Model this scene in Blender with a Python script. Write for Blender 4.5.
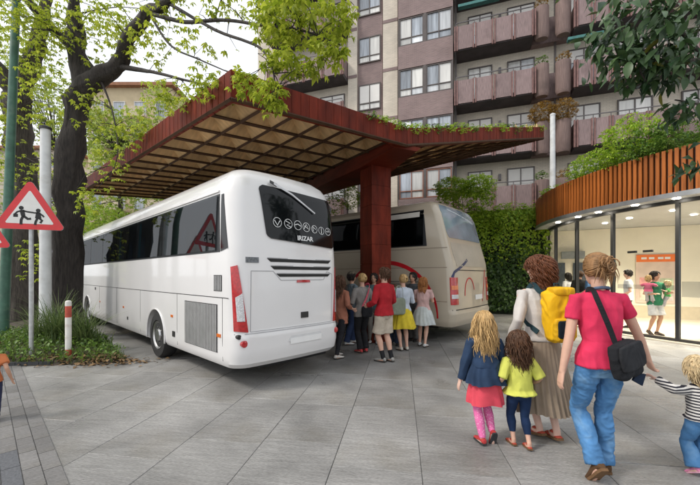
import bpy, bmesh, math, random
import numpy as np
from mathutils import Vector, Matrix, noise
R = math.radians
random.seed(7); rng = np.random.default_rng(7)
for o in list(bpy.data.objects): bpy.data.objects.remove(o)
scn = bpy.context.scene
COL = scn.collection
# ------------------------------------------------------------------ camera
F, HOR, CH = 345.0, 275.0, 1.68          # focal length and horizon in photo pixels, eye height in metres
cam = bpy.data.cameras.new('camera'); co = bpy.data.objects.new('camera', cam); COL.objects.link(co)
co.location = (0, 0, CH); co.rotation_euler = (R(90), 0, 0)
cam.sensor_width = 36; cam.lens = F / 700 * 36; cam.shift_y = (HOR - 242.5) / 700
cam.clip_start = 0.05; cam.clip_end = 2000
scn.camera = co
# ------------------------------------------------------------------ sky and sun (bright overcast, sun low on the left)
SUN_EL, SUN_AZ = R(46), R(-108)          # azimuth from +Y towards +X
w = bpy.data.worlds.new('World'); scn.world = w; w.use_nodes = True
nt = w.node_tree; nt.nodes.clear()
out = nt.nodes.new('ShaderNodeOutputWorld'); bg = nt.nodes.new('ShaderNodeBackground')
sky = nt.nodes.new('ShaderNodeTexSky'); sky.sky_type = 'NISHITA'; sky.sun_disc = False
sky.sun_elevation = SUN_EL; sky.sun_rotation = SUN_AZ; sky.dust_density = 6.0; sky.air_density = 1.2
mx = nt.nodes.new('ShaderNodeMix'); mx.data_type = 'RGBA'
mx.inputs[0].default_value = 0.82
mx.inputs[7].default_value = (10.5, 10.8, 11.2, 1)      # cloud deck
nt.links.new(sky.outputs[0], mx.inputs[6]); nt.links.new(mx.outputs[2], bg.inputs[0])
bg.inputs[1].default_value = 0.10
nt.links.new(bg.outputs[0], out.inputs[0])
sl = bpy.data.lights.new('sun', 'SUN'); so = bpy.data.objects.new('sun', sl); COL.objects.link(so)
sl.energy = 1.5; sl.angle = R(10); sl.color = (1.0, 0.95, 0.88)
sd = Vector((math.sin(SUN_AZ) * math.cos(SUN_EL), math.cos(SUN_AZ) * math.cos(SUN_EL), math.sin(SUN_EL)))
so.rotation_euler = sd.to_track_quat('Z', 'Y').to_euler(); so.location = sd * 40
scn.view_settings.view_transform = 'Standard'; scn.view_settings.look = 'None'
scn.view_settings.gamma = 1; scn.view_settings.use_curve_mapping = False
scn.view_settings.exposure = 0.4
# ------------------------------------------------------------------ helpers
def P(px, py, d):                        # photo pixel at a known depth -> world point
    return Vector(((px - 350) / F * d, d, CH + (HOR - py) / F * d))
def GP(px, py):                          # photo pixel on the ground
    d = F * CH / (py - HOR); return Vector(((px - 350) / F * d, d, 0))
WM = {}
def tag(o, label=None, cat=None, group=None, kind=None):
    if label: o['label'] = label
    if cat: o['category'] = cat
    if group: o['group'] = group
    if kind: o['kind'] = kind
    return o
def thing(name, loc, label, cat, rz=0.0, group=None):
    o = bpy.data.objects.new(name, None); COL.objects.link(o)
    o.location = loc; o.rotation_euler = (0, 0, rz); o.empty_display_size = 0.2
    WM[o.name] = Matrix.Translation(Vector(loc)) @ Matrix.Rotation(rz, 4, 'Z')
    return tag(o, label, cat, group)
def link(name, me, mat=None, parent=None, loc=None, rot=None, scale=None):
    o = bpy.data.objects.new(name, me); COL.objects.link(o)
    if mat is not None and len(me.materials) == 0:
        for m in (mat if isinstance(mat, (list, tuple)) else [mat]): me.materials.append(m)
    if parent is not None:
        o.parent = parent; WM[o.name] = WM[parent.name]
    else: WM[o.name] = Matrix.Identity(4)
    if loc is not None: o.location = loc
    if rot is not None: o.rotation_euler = rot
    if scale is not None: o.scale = scale
    return o
class MB:
    def __init__(s): s.v = []; s.f = []; s.m = []
    def add(s, vs, fs, mi=0):
        n = len(s.v); s.v += [tuple(a) for a in vs]; s.f += [tuple(i + n for i in f) for f in fs]; s.m += [mi] * len(fs); return s
    def box(s, c, size, rz=0.0, mi=0, M=None):
        hx, hy, hz = size[0] / 2, size[1] / 2, size[2] / 2
        cs, sn = math.cos(rz), math.sin(rz); vs = []
        for z in (-hz, hz):
            for x, y in ((-hx, -hy), (hx, -hy), (hx, hy), (-hx, hy)):
                p = Vector((c[0] + x * cs - y * sn, c[1] + x * sn + y * cs, c[2] + z))
                vs.append(M @ p if M is not None else p)
        return s.add(vs, [(3, 2, 1, 0), (4, 5, 6, 7), (0, 1, 5, 4), (1, 2, 6, 5), (2, 3, 7, 6), (3, 0, 4, 7)], mi)
    def prism(s, poly, dvec, mi=0):      # polygon (3D points) extruded by a vector
        n = len(poly); d = Vector(dvec); a = [Vector(p) for p in poly]; vs = a + [p + d for p in a]
        fs = [tuple(range(n - 1, -1, -1)), tuple(range(n, 2 * n))] + [(i, (i + 1) % n, n + (i + 1) % n, n + i) for i in range(n)]
        return s.add(vs, fs, mi)
    def tube(s, pts, rad, n=10, mi=0, cap=True, up=None, ratio=1.0):
        pts = [Vector(p) for p in pts]; k = len(pts); vs = []
        if not hasattr(rad, '__len__'): rad = [rad] * k
        prev = None
        for i, p in enumerate(pts):
            t = (pts[min(i + 1, k - 1)] - pts[max(i - 1, 0)]).normalized()
            if prev is None:
                u = Vector(up) if up is not None else (Vector((1, 0, 0)) if abs(t.x) < .9 else Vector((0, 1, 0)))
            else: u = prev
            u = (u - t * u.dot(t)).normalized(); prev = u; b = t.cross(u)
            for j in range(n):
                a = 2 * math.pi * j / n
                vs.append(p + u * math.cos(a) * rad[i] + b * math.sin(a) * rad[i] * ratio)
        fs = [(i * n + j, i * n + (j + 1) % n, (i + 1) * n + (j + 1) % n, (i + 1) * n + j) for i in range(k - 1) for j in range(n)]
        if cap: fs += [tuple(range(n - 1, -1, -1)), tuple((k - 1) * n + j for j in range(n))]
        return s.add(vs, fs, mi)
    def ell(s, c, r, n=12, m=8, M=None, mi=0):
        vs = []; fs = []
        for i in range(1, m):
            a = math.pi * i / m
            for j in range(n):
                b = 2 * math.pi * j / n
                vs.append(Vector((r[0] * math.sin(a) * math.cos(b), r[1] * math.sin(a) * math.sin(b), -r[2] * math.cos(a))))
        vs += [Vector((0, 0, -r[2])), Vector((0, 0, r[2]))]
        if M is not None: vs = [M @ v for v in vs]
        vs = [v + Vector(c) for v in vs]; q = len(vs)
        for i in range(m - 2):
            for j in range(n): fs.append((i * n + j, i * n + (j + 1) % n, (i + 1) * n + (j + 1) % n, (i + 1) * n + j))
        for j in range(n):
            fs.append((q - 2, (j + 1) % n, j)); fs.append((q - 1, (m - 2) * n + j, (m - 2) * n + (j + 1) % n))
        return s.add(vs, fs, mi)
    def rings(s, rs, mi=0, cap=True):    # list of equal-length closed rings
        n = len(rs[0]); vs = [p for r in rs for p in r]
        fs = [(i * n + j, i * n + (j + 1) % n, (i + 1) * n + (j + 1) % n, (i + 1) * n + j) for i in range(len(rs) - 1) for j in range(n)]
        if cap: fs += [tuple(range(n - 1, -1, -1)), tuple((len(rs) - 1) * n + j for j in range(n))]
        return s.add(vs, fs, mi)
    def grid(s, rows, mi=0, thick=None):  # rows of points -> sheet (with thickness vector if given)
        h, wd = len(rows), len(rows[0]); vs = [Vector(p) for r in rows for p in r]; fs = []
        for i in range(h - 1):
            for j in range(wd - 1): fs.append((i * wd + j, i * wd + j + 1, (i + 1) * wd + j + 1, (i + 1) * wd + j))
        if thick is not None:
            t = Vector(thick); N = len(vs); vs = vs + [v - t for v in vs]
            fs2 = [tuple(N + i for i in reversed(f)) for f in fs]
            bd = [j for j in range(wd)] + [i * wd + wd - 1 for i in range(1, h)] + [(h - 1) * wd + j for j in range(wd - 2, -1, -1)] + [i * wd for i in range(h - 2, 0, -1)]
            fs = fs + fs2 + [(bd[k], N + bd[k], N + bd[(k + 1) % len(bd)], bd[(k + 1) % len(bd)]) for k in range(len(bd))]
        return s.add(vs, fs, mi)
    def mesh(s, name, smooth=False, M=None):
        me = bpy.data.meshes.new(name)
        vs = s.v if M is None else [tuple(M @ Vector(v)) for v in s.v]
        me.from_pydata(vs, [], s.f)
        if any(s.m): me.polygons.foreach_set('material_index', s.m)
        if smooth: shade(me, smooth)
        me.update(); return me
    def ob(s, name, mat, parent=None, smooth=False, W=True, kind=None):
        M = WM[parent.name].inverted() if (parent is not None and W) else None
        o = link(name, s.mesh(name, smooth, M), mat, parent)
        if kind: o['kind'] = kind
        return o
def shade(me, angle=True):
    me.polygons.foreach_set('use_smooth', [True] * len(me.polygons))
    if angle is not True and angle < 179:
        bm = bmesh.new(); bm.from_mesh(me); bm.normal_update(); a = R(angle)
        for e in bm.edges:
            if len(e.link_faces) == 2 and e.calc_face_angle(0) > a: e.smooth = False
        bm.to_mesh(me); bm.free()
TMP = bpy.data.scenes.new('work')          # scratch scene for running modifiers, removed at the end
def evaluate(me, mods, name='tmp'):      # run modifiers on a mesh, return the new mesh
    o = bpy.data.objects.new(name, me); TMP.collection.objects.link(o)
    for kind, kw in mods:
        m = o.modifiers.new(kind, kind)
        for k, v in kw.items(): setattr(m, k, v)
    TMP.view_layers[0].update(); dg = TMP.view_layers[0].depsgraph; dg.update()
    r = bpy.data.meshes.new_from_object(o.evaluated_get(dg)); bpy.data.objects.remove(o); return r
# ------------------------------------------------------------------ materials
MATS = {}
def mat(name, col, rough=0.6, var=0.12, scale=6.0, bump=0.0, bscale=None, metal=0.0, spec=0.5, stretch=(1, 1, 1), rand=0.0, coat=0.0, trans=0.0, dirt=None, detail=4.0, gen=False):
    if name in MATS: return MATS[name]
    m = bpy.data.materials.new(name); m.use_nodes = True; t = m.node_tree; N = t.nodes; L = t.links
    b = N['Principled BSDF']; b.inputs['Roughness'].default_value = rough; b.inputs['Metallic'].default_value = metal
    b.inputs['Specular IOR Level'].default_value = spec; b.inputs['Coat Weight'].default_value = coat; b.inputs['Coat Roughness'].default_value = 0.06
    tc = N.new('ShaderNodeTexCoord'); mp = N.new('ShaderNodeMapping'); mp.inputs['Scale'].default_value = stretch
    L.new(tc.outputs['Object'], mp.inputs[0])
    nz = N.new('ShaderNodeTexNoise'); nz.inputs['Scale'].default_value = scale; nz.inputs['Detail'].default_value = detail
    L.new(mp.outputs[0], nz.inputs['Vector'])
    rp = N.new('ShaderNodeValToRGB'); c = Vector(col[:3])
    rp.color_ramp.elements[0].position = 0.3; rp.color_ramp.elements[1].position = 0.7
    rp.color_ramp.elements[0].color = (*(c * (1 - var)), 1); rp.color_ramp.elements[1].color = (*[min(x * (1 + var), 1) for x in c], 1)
    L.new(nz.outputs[0], rp.inputs[0]); cs = rp.outputs[0]
    if dirt:
        n2 = N.new('ShaderNodeTexNoise'); n2.inputs['Scale'].default_value = dirt[1]; n2.inputs['Detail'].default_value = 6
        L.new(tc.outputs['Object'], n2.inputs['Vector'])
        r2 = N.new('ShaderNodeValToRGB'); r2.color_ramp.elements[0].position = dirt[2]; r2.color_ramp.elements[1].position = dirt[2] + 0.18
        L.new(n2.outputs[0], r2.inputs[0]); x2 = N.new('ShaderNodeMix'); x2.data_type = 'RGBA'
        ml = N.new('ShaderNodeMath'); ml.operation = 'MULTIPLY'; ml.inputs[1].default_value = dirt[3]; L.new(r2.outputs[0], ml.inputs[0])
        L.new(ml.outputs[0], x2.inputs[0]); L.new(cs, x2.inputs[6]); x2.inputs[7].default_value = (*dirt[0], 1); cs = x2.outputs[2]
    if rand:
        oi = N.new('ShaderNodeObjectInfo'); hs = N.new('ShaderNodeHueSaturation')
        mr = N.new('ShaderNodeMapRange'); mr.inputs[3].default_value = 1 - rand; mr.inputs[4].default_value = 1 + rand
        L.new(oi.outputs['Random'], mr.inputs[0]); L.new(mr.outputs[0], hs.inputs['Value']); L.new(cs, hs.inputs['Color']); cs = hs.outputs[0]
    L.new(cs, b.inputs['Base Color'])
    if bump:
        nb = N.new('ShaderNodeTexNoise'); nb.inputs['Scale'].default_value = bscale or scale * 4; nb.inputs['Detail'].default_value = 5
        L.new(mp.outputs[0], nb.inputs['Vector']); bp = N.new('ShaderNodeBump'); bp.inputs['Strength'].default_value = min(bump, 1); bp.inputs['Distance'].default_value = 0.02
        L.new(nb.outputs[0], bp.inputs['Height']); L.new(bp.outputs[0], b.inputs['Normal'])
    MATS[name] = m; return m
def leafmat(name, c1, c2, rough=0.45, tl=0.45, spec=0.4):
    if name in MATS: return MATS[name]
    m = bpy.data.materials.new(name); m.use_nodes = True; t = m.node_tree; N = t.nodes; L = t.links
    b = N['Principled BSDF']; b.inputs['Roughness'].default_value = rough; b.inputs['Specular IOR Level'].default_value = spec
    g = N.new('ShaderNodeNewGeometry'); rp = N.new('ShaderNodeValToRGB')
    rp.color_ramp.elements[0].color = (*c1, 1); rp.color_ramp.elements[1].color = (*c2, 1)
    L.new(g.outputs['Random Per Island'], rp.inputs[0]); L.new(rp.outputs[0], b.inputs['Base Color'])
    if tl:
        tr = N.new('ShaderNodeBsdfTranslucent'); L.new(rp.outputs[0], tr.inputs[0]); ms = N.new('ShaderNodeMixShader'); ms.inputs[0].default_value = tl
        L.new(b.outputs[0], ms.inputs[1]); L.new(tr.outputs[0], ms.inputs[2]); L.new(ms.outputs[0], N['Material Output'].inputs[0])
    MATS[name] = m; return m
def glassmat(name, tint, mixv=1.0, rough=0.02, fres=1.45):   # pane: tinted see-through plus mirror reflection by fresnel
    if name in MATS: return MATS[name]
    m = bpy.data.materials.new(name); m.use_nodes = True; t = m.node_tree; N = t.nodes; L = t.links; N.remove(N['Principled BSDF'])
    tr = N.new('ShaderNodeBsdfTransparent'); tr.inputs[0].default_value = (*tint, 1)
    gl = N.new('ShaderNodeBsdfGlossy'); gl.inputs['Roughness'].default_value = rough; gl.inputs[0].default_value = (.95, .97, 1, 1)
    fr = N.new('ShaderNodeFresnel'); fr.inputs[0].default_value = fres; ms = N.new('ShaderNodeMixShader')
    fm = N.new('ShaderNodeMath'); fm.operation = 'MULTIPLY'; fm.inputs[1].default_value = mixv; L.new(fr.outputs[0], fm.inputs[0]); L.new(fm.outputs[0], ms.inputs[0]); L.new(tr.outputs[0], ms.inputs[1]); L.new(gl.outputs[0], ms.inputs[2]); L.new(ms.outputs[0], N['Material Output'].inputs[0])
    MATS[name] = m; return m
def emit(name, col, s):
    if name in MATS: return MATS[name]
    m = bpy.data.materials.new(name); m.use_nodes = True; b = m.node_tree.nodes['Principled BSDF']
    b.inputs['Base Color'].default_value = (.8, .8, .8, 1); b.inputs['Emission Color'].default_value = (*col, 1); b.inputs['Emission Strength'].default_value = s
    MATS[name] = m; return m
def brickmat(name, c1, c2, mortar, scale, bw=0.24, rh=0.07):
    if name in MATS: return MATS[name]
    m = mat(name, c1, 0.85, 0.1); t = m.node_tree; N = t.nodes; L = t.links; b = N['Principled BSDF']
    tc = N.new('ShaderNodeTexCoord'); sp = N.new('ShaderNodeSeparateXYZ'); L.new(tc.outputs['Object'], sp.inputs[0])
    cb = N.new('ShaderNodeCombineXYZ'); L.new(sp.outputs[0], cb.inputs[0]); L.new(sp.outputs[2], cb.inputs[1])
    br = N.new('ShaderNodeTexBrick'); br.inputs['Scale'].default_value = scale; br.inputs['Color1'].default_value = (*c1, 1); br.inputs['Color2'].default_value = (*c2, 1)
    br.inputs['Mortar'].default_value = (*mortar, 1); br.inputs['Brick Width'].default_value = bw; br.inputs['Row Height'].default_value = rh; br.inputs['Mortar Size'].default_value = 0.008
    L.new(cb.outputs[0], br.inputs[0])
    nz = N.new('ShaderNodeTexNoise'); nz.inputs['Scale'].default_value = 1.3; nz.inputs['Detail'].default_value = 6; L.new(tc.outputs['Object'], nz.inputs[0])
    mr = N.new('ShaderNodeMapRange'); mr.inputs[3].default_value = 0.7; mr.inputs[4].default_value = 1.25; L.new(nz.outputs[0], mr.inputs[0])
    hs = N.new('ShaderNodeHueSaturation'); L.new(br.outputs[0], hs.inputs['Color']); L.new(mr.outputs[0], hs.inputs['Value']); L.new(hs.outputs[0], b.inputs['Base Color'])
    return m
# ------------------------------------------------------------------ ground
def groundmat():
    m = mat('joint', (.17, .17, .165), 0.9, 0.2, 8, dirt=((.04, .045, .03), 2.0, .5, .6)); return m
def stone(name, col, rand, wet=True):
    m = mat(name, col, 0.5, 0.16, 3.0, bump=0.45, bscale=14, stretch=(1.0, 9.0, 1.0), rand=rand, dirt=((.17, .15, .11), .9, .55, .45), detail=9)
    t = m.node_tree; N = t.nodes; L = t.links
    nz = N.new('ShaderNodeTexNoise'); nz.inputs['Scale'].default_value = .55; nz.inputs['Detail'].default_value = 5
    g = N.new('ShaderNodeNewGeometry'); L.new(g.outputs['Position'], nz.inputs[0])
    mr = N.new('ShaderNodeMapRange'); mr.inputs[1].default_value = .36; mr.inputs[2].default_value = .62; mr.inputs[3].default_value = .22 if wet else .6; mr.inputs[4].default_value = .62
    L.new(nz.outputs[0], mr.inputs[0]); L.new(mr.outputs[0], N['Principled BSDF'].inputs['Roughness'])
    N['Principled BSDF'].inputs['Specular IOR Level'].default_value = .45
    # broad stains in world space on the base colour
    n2 = N.new('ShaderNodeTexNoise'); n2.inputs['Scale'].default_value = .8; n2.inputs['Detail'].default_value = 7; n2.inputs['Distortion'].default_value = .6
    L.new(g.outputs['Position'], n2.inputs[0]); m2 = N.new('ShaderNodeMapRange'); m2.inputs[1].default_value = .3; m2.inputs[2].default_value = .7; m2.inputs[3].default_value = .64; m2.inputs[4].default_value = 1.30
    L.new(n2.outputs[0], m2.inputs[0]); n3 = N.new('ShaderNodeTexNoise'); n3.inputs['Scale'].default_value = 90; n3.inputs['Detail'].default_value = 3
    mp = N.new('ShaderNodeMapping'); mp.inputs['Rotation'].default_value = (0, 0, R(8.3)); mp.inputs['Scale'].default_value = (.35, 2.2, 1); L.new(g.outputs['Position'], mp.inputs[0]); L.new(mp.outputs[0], n3.inputs[0])
    m3 = N.new('ShaderNodeMapRange'); m3.inputs[1].default_value = .3; m3.inputs[2].default_value = .7; m3.inputs[3].default_value = .7; m3.inputs[4].default_value = 1.25; L.new(n3.outputs[0], m3.inputs[0])
    ml = N.new('ShaderNodeMath'); ml.operation = 'MULTIPLY'; L.new(m2.outputs[0], ml.inputs[0]); L.new(m3.outputs[0], ml.inputs[1])
    b = N['Principled BSDF']; src = b.inputs['Base Color'].links[0].from_socket; hs = N.new('ShaderNodeHueSaturation')
    L.new(src, hs.inputs['Color']); L.new(ml.outputs[0], hs.inputs['Value']); L.new(hs.outputs[0], b.inputs['Base Color'])
    return m
slabm = stone('plaza stone', (.27, .265, .255), .10)
gm = MB(); gm.add([(-600, -60, -.012), (600, -60, -.012), (600, 1200, -.012), (-600, 1200, -.012)], [(0, 1, 2, 3)])
ground = gm.ob('ground', groundmat()); tag(ground, 'grey stone paved plaza ground with dark joints', kind='structure')
ta = Vector((.145, .989, 0)); tb = Vector((.989, -.145, 0)); slab_rz = math.atan2(-.145, .989)
SLABS = {}
def slab_mesh(L):
    k = round(L, 2)
    if k not in SLABS:
        s = MB(); s.box((0, 0, -.02), (.772, k - .005, .04)); me = s.mesh('paving_slab'); me.materials.append(slabm)
        e = evaluate(me, [('BEVEL', dict(width=.004, segments=1))]); SLABS[k] = e
    return SLABS[k]
def in_pavilion(x, y): return (x - 14.35) ** 2 + (y - 11.3) ** 2 < 6.6 ** 2
BUSO = Vector((-1.556, 4.75, 0)); BU = Vector((-.727, .687, 0)); BW = Vector((.687, .727, 0))
nsl = 0
for k in range(-16, 18):
    b0 = -.598 + .777 * k; a = 1.4 + random.random() * .9
    while a < 17:
        L = random.choice((1.0, 1.2, 1.2, 1.4)); c = ta * (a + L / 2) + tb * (b0 + .3885); a += L
        px = 350 + F * c.x / max(c.y, .5)
        if c.y < 2.0 or px < -90 or px > 790 or in_pavilion(c.x, c.y): continue
        if (c - Vector((-2.24, 2.76, 0))).dot(Vector((-.685, -.728, 0))) > .7: continue
        if c.y > 9.5 and (px > 640 or px < 90): continue
        if nsl >= 300: continue
        nsl += 1
        link('paving_slab', slab_mesh(L), None, ground, c + Vector((0, 0, random.uniform(-.0015, .0015))), (random.uniform(-.002, .002), random.uniform(-.002, .002), slab_rz))
# pavement strip at the left edge: narrow kerb setts in rows parallel to the bus
walk = MB(); wd = Vector((-.728, .685, 0)); wn = Vector((-.685, -.728, 0)); w0 = Vector((-2.24, 2.76, 0)) - wd * 1.6
walk.add([w0 - wd * 2 + Vector((0, 0, -.004)), w0 + wd * 16 + Vector((0, 0, -.004)), w0 + wd * 16 + wn * 9 + Vector((0, 0, -.004)), w0 - wd * 2 + wn * 9 + Vector((0, 0, -.004))], [(3, 2, 1, 0)])
pv = walk.ob('pavement', mat('pavement joint', (.42, .41, .38), .85, .15, 10)); tag(pv, 'narrow pavement of small grey setts with pale joints', kind='structure')
settm = stone('sett stone', (.19, .185, .18), .14, False); settd = mat('dark sett', (.10, .105, .115), .7, .3, 60, bump=.3)
sb = MB(); sb.box((0, 0, 0), (.118, .392, .03)); sme = sb.mesh('sett'); sme.materials.append(settm)
sb = MB(); sb.box((0, 0, 0), (.118, .392, .03)); smd = sb.mesh('sett'); smd.materials.append(settd)
for r in range(8):
    for i in range(24):
        c = w0 + wn * (.065 + .125 * r) + wd * (.2 + .4 * i + .13 * (r % 3))
        link('sett', smd if (r in (2, 3) and i in (4, 5)) else sme, None, pv, c + Vector((0, 0, -.003)), (0, 0, math.atan2(.685, -.728) - R(90)))
# ------------------------------------------------------------------ apartment building behind
FA = math.atan2(-.326, .945); FX, FY = 5.62, 18.3
bld = thing('apartment_building', (FX, FY, 0), 'tall apartment block with cream brick, brown balconies and projecting window bays', 'building', FA)
def S(px, o=0.0):
    x0 = FX - .326 * o; y0 = FY - .945 * o; r = (px - 350) / F
    return (r * y0 - x0) / (.945 + .326 * r)
cream = brickmat('cream brick', (.68, .61, .51), (.60, .54, .45), (.50, .45, .39), 1.0)
brown = brickmat('brown brick', (.25, .175, .17), (.20, .14, .138), (.28, .225, .21), 1.0, .2, .06)
conc = mat('dark slab', (.075, .062, .065), .8, .25, 2, dirt=((.04, .035, .035), 1.5, .5, .5))
frm = mat('bronze frame', (.10, .085, .08), .4, .1, metal=.3)
redfrm = mat('reddish frame', (.26, .11, .07), .5, .2)
panel = mat('balcony board', (.25, .180, .176), .75, .34, 5, stretch=(12, 12, .6), bump=.5, bscale=8, rand=.1, dirt=((.09, .06, .06), 1.2, .55, .6))
postm = mat('balcony post', (.19, .10, .09), .7, .3, 6)
railm = mat('rail metal', (.12, .11, .11), .4, .1, metal=.6)
def panemat(name, base, var):
    m = mat(name, base, .08, var, 1.2, spec=.6, stretch=(6, 6, .5), rand=.35, coat=.6); return m
panes = [panemat('pane curtain', (.62, .64, .66), .22), panemat('pane dark', (.30, .33, .37), .4), panemat('pane sheer', (.62, .61, .58), .18)]
blindm = mat('white blind', (.74, .72, .69), .6, .04, 3, stretch=(.3, .3, 30), bump=.2, bscale=2)
def lb(s0, s1, o0, o1, z0, z1): return ((s0 + s1) / 2, -(o0 + o1) / 2, (z0 + z1) / 2), (s1 - s0, abs(o1 - o0), z1 - z0)
def bob(name, parent, m, *boxes, smooth=False):
    q = MB()
    for b in boxes: q.box(*lb(*b))
    return q.ob(name, m, parent, W=False)
ZB = [4.75 + 2.7 * k for k in range(-1, 6)]; TOP = ZB[-1] + 3.4
sl_, sr_ = S(258), S(830)
bob('wall', bld, cream, (sl_, sr_, -10, 0, 0, TOP))
def window(s0, s1, z0, z1, o, n, fm=frm, transom=None, blind=0.0, deep=.07):
    t = .055
    bx = [(s0, s0 + t, o, o + deep, z0, z1), (s1 - t, s1, o, o + deep, z0, z1), (s0 + t, s1 - t, o, o + deep, z0, z0 + t), (s0 + t, s1 - t, o, o + deep, z1 - t, z1)]
    wdt = (s1 - s0 - 2 * t) / n
    for i in range(1, n): bx.append((s0 + t + wdt * i - t * .4, s0 + t + wdt * i + t * .4, o, o + deep - .004, z0 + t, z1 - t))
    if transom: bx.append((s0 + t, s1 - t, o, o + deep - .008, z0 + transom, z0 + transom + t * .8))
    f = bob('window', bld, fm, *bx)
    for i in range(n):
        a, b = s0 + t + wdt * i, s0 + t + wdt * (i + 1)
        if i: a += t * .4
        if i < n - 1: b -= t * .4
        for (c, d) in ([(z0 + t, z0 + transom), (z0 + transom + t * .8, z1 - t)] if transom else [(z0 + t, z1 - t)]):
            bob('pane', f, random.choice(panes), (a, b, o - .02, o + .02, c, d))
    if blind: bob('blind', f, blindm, (s0 + t + .004, s1 - t - .004, o + .022, o + .04, z1 - t - (z1 - z0 - 2 * t) * blind, z1 - t - .003))
    return f
def balcony(s0, s1, zb, o, npan, low=False):
    sl = bob('balcony', bld, conc, (s0, s1, .003, o - .06, zb, zb + .2))
    w_ = (s1 - s0) / npan; rise = [(zb + .04, zb + 1.18)][0]
    for i in range(npan):
        a = s0 + w_ * i + .09; b = s0 + w_ * (i + 1) - .09
        bob('parapet_panel', sl, panel, (a, b, o - .03, o, rise[0], rise[1] - .04 * (i % 2) * 0))
    for i in range(npan + 1):
        a = s0 + w_ * i
        bob('post', sl, postm, (a - .085, a - .02, o - .055, o + .03, zb - .02, rise[1] + .02)); bob('post', sl, postm, (a + .02, a + .085, o - .055, o + .03, zb - .02, rise[1] + .02))
    bob('rail', sl, railm, (s0, s1, o - .04, o - .005, rise[1] + .16, rise[1] + .20), *[(s0 + w_ * i - .015, s0 + w_ * i + .015, o - .035, o - .01, rise[1] + .021, rise[1] + .159) for i in range(npan + 1)])
    bob('parapet_panel', sl, panel, (s0, s0 + .04, .005, o - .07, zb + .21, rise[1]))
    bob('parapet_panel', sl, panel, (s1 - .04, s1, .005, o - .07, zb + .21, rise[1]))
    return sl
OB = 1.15
bays = dict(bw=(S(398, 1.0), S(453, 1.0)))
p1 = (S(383, .3), S(397.5, .3)); p2 = (S(348, .3), S(357, .3)); wb = (S(357.5, .12), S(382.5, .12))
bob('pier', bld, cream, (p1[0], p1[1], .002, .3, 0, TOP)); bob('pier', bld, cream, (p2[0], p2[1], .002, .3, 0, TOP))
bob('window_bay', bld, brown, (wb[0], wb[1], .002, .12, 0, TOP))
b0, b1 = bays['bw']
b2a, b2b = S(456, OB), S(534, OB); b3a, b3b = S(576, OB), S(668, OB); b4a, b4b = S(682, OB), S(790, OB)
lba, lbb = S(268, OB), S(342, OB)
for zb in ZB: bob('bay_band', bld, brown, (b0, b1, .002, .96, zb + 2.42 - 2.7, zb + .93))
plan_m = mat('planter', (.21, .145, .13), .8, .3, 4, stretch=(14, 14, .5), bump=.4, bscale=6, dirt=((.1, .07, .06), 1, .5, .5))
PLANTS = []
for fi, zb in enumerate(ZB):
    # piers' bands
    bob('band', bld, brown, (p1[0] - .004, p1[1] + .004, .3, .32, zb + .15, zb + .32)); bob('band', bld, brown, (p2[0] - .004, p2[1] + .004, .3, .32, zb + .15, zb + .32))
    # glazed projecting bay
    mid = (b0 + b1) / 2
    for bx in ((b0, b0 + .06, .05, .95, zb + .931, zb + 2.419), (b1 - .06, b1, .05, .95, zb + .931, zb + 2.419), (mid - .07, mid + .07, .7, .955, zb + .931, zb + 2.419)): bob('corner_post', bld, frm, bx)
    window(b0 + .06, mid - .07, zb + .95, zb + 2.4, .86, 2, redfrm if zb < 7 else frm, .38)
    window(mid + .07, b1 - .06, zb + .95, zb + 2.4, .86, 2, redfrm if zb < 7 else frm, .38)
    window(wb[0] + .1, wb[1] - .1, zb + .95, zb + 2.42, .125, 2, frm, .36, .72 if fi == 3 else 0)
    # recessed balcony windows
    d = b2b - b2a
    window(b2a + .16 * d, b2a + .50 * d, zb + .3, zb + 2.3, .01, 2, frm, None, random.choice((0, .35, .5)))
    window(b2a + .70 * d, b2a + 1.06 * d, zb + .3, zb + 2.3, .01, 2, frm, None, random.choice((0, .4)))
    e = b3b - b3a
    window(b3a - .02 * e, b3a + .38 * e, zb + .3, zb + 2.3, .01, 2, frm, None, random.choice((.3, .6)))
    window(b3a + .58 * e, b3a + .98 * e, zb + .3, zb + 2.3, .01, 2, frm, None, random.choice((0, .5)))
    g = b4b - b4a
    window(b4a + .15 * g, b4a + .5 * g, zb + .3, zb + 2.3, .01, 2, frm, None, .3)
    h = lbb - lba
    window(lba + .12 * h, lba + .42 * h, zb + .4, zb + 2.2, .01, 2); window(lba + .62 * h, lba + .95 * h, zb + .4, zb + 2.2, .01, 2, frm, None, .4)
    if zb < 3: continue
    balcony(b2a, b2b, zb, OB, 4); balcony(b3a, b3b, zb, OB, 5); balcony(b4a, b4b, zb, OB, 5); balcony(lba, lbb, zb, OB, 4)
    bob('wall_lamp', bld, railm, (b2a + .585 * d, b2a + .585 * d + .12, .004, .14, zb + 1.75, zb + 2.05))
    # paired rounded planters between the balconies
    for (pa, pb) in ((535.5, 551), (557, 573.5)):
        sa, sb_ = S(pa, OB + .1), S(pb, OB + .1); q = MB(); c = (sa + sb_) / 2; r = (sb_ - sa) / 2
        prof = [(zb - .12, r * .8), (zb + .02, r), (zb + 1.35, r), (zb + 1.37, r * .9)]
        q.rings([[(c + rr * math.cos(a) * 1.0, -(OB - .28) + rr * math.sin(a) * .9 * (1 if math.sin(a) < 0 else .6), z) for a in [2 * math.pi * i / 18 for i in range(18)]] for z, rr in prof])
        q.ob('planter', plan_m, bld, W=False, smooth=40)
        PLANTS.append((c, OB - .28, zb + 1.37, r, fi, pa > 550))
    bob('planter_wall', bld, panel, (b2b + .02, b3a - .02, .003, .35, zb, zb + 1.2))
    bob('downpipe', bld, frm, (S(555.2, .3) - .04, S(555.2, .3) + .04, .22, .3, zb - 1.5, zb + 1.2))
awm = mat('teal awning', (.05, .17, .16), .7, .2)
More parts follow.
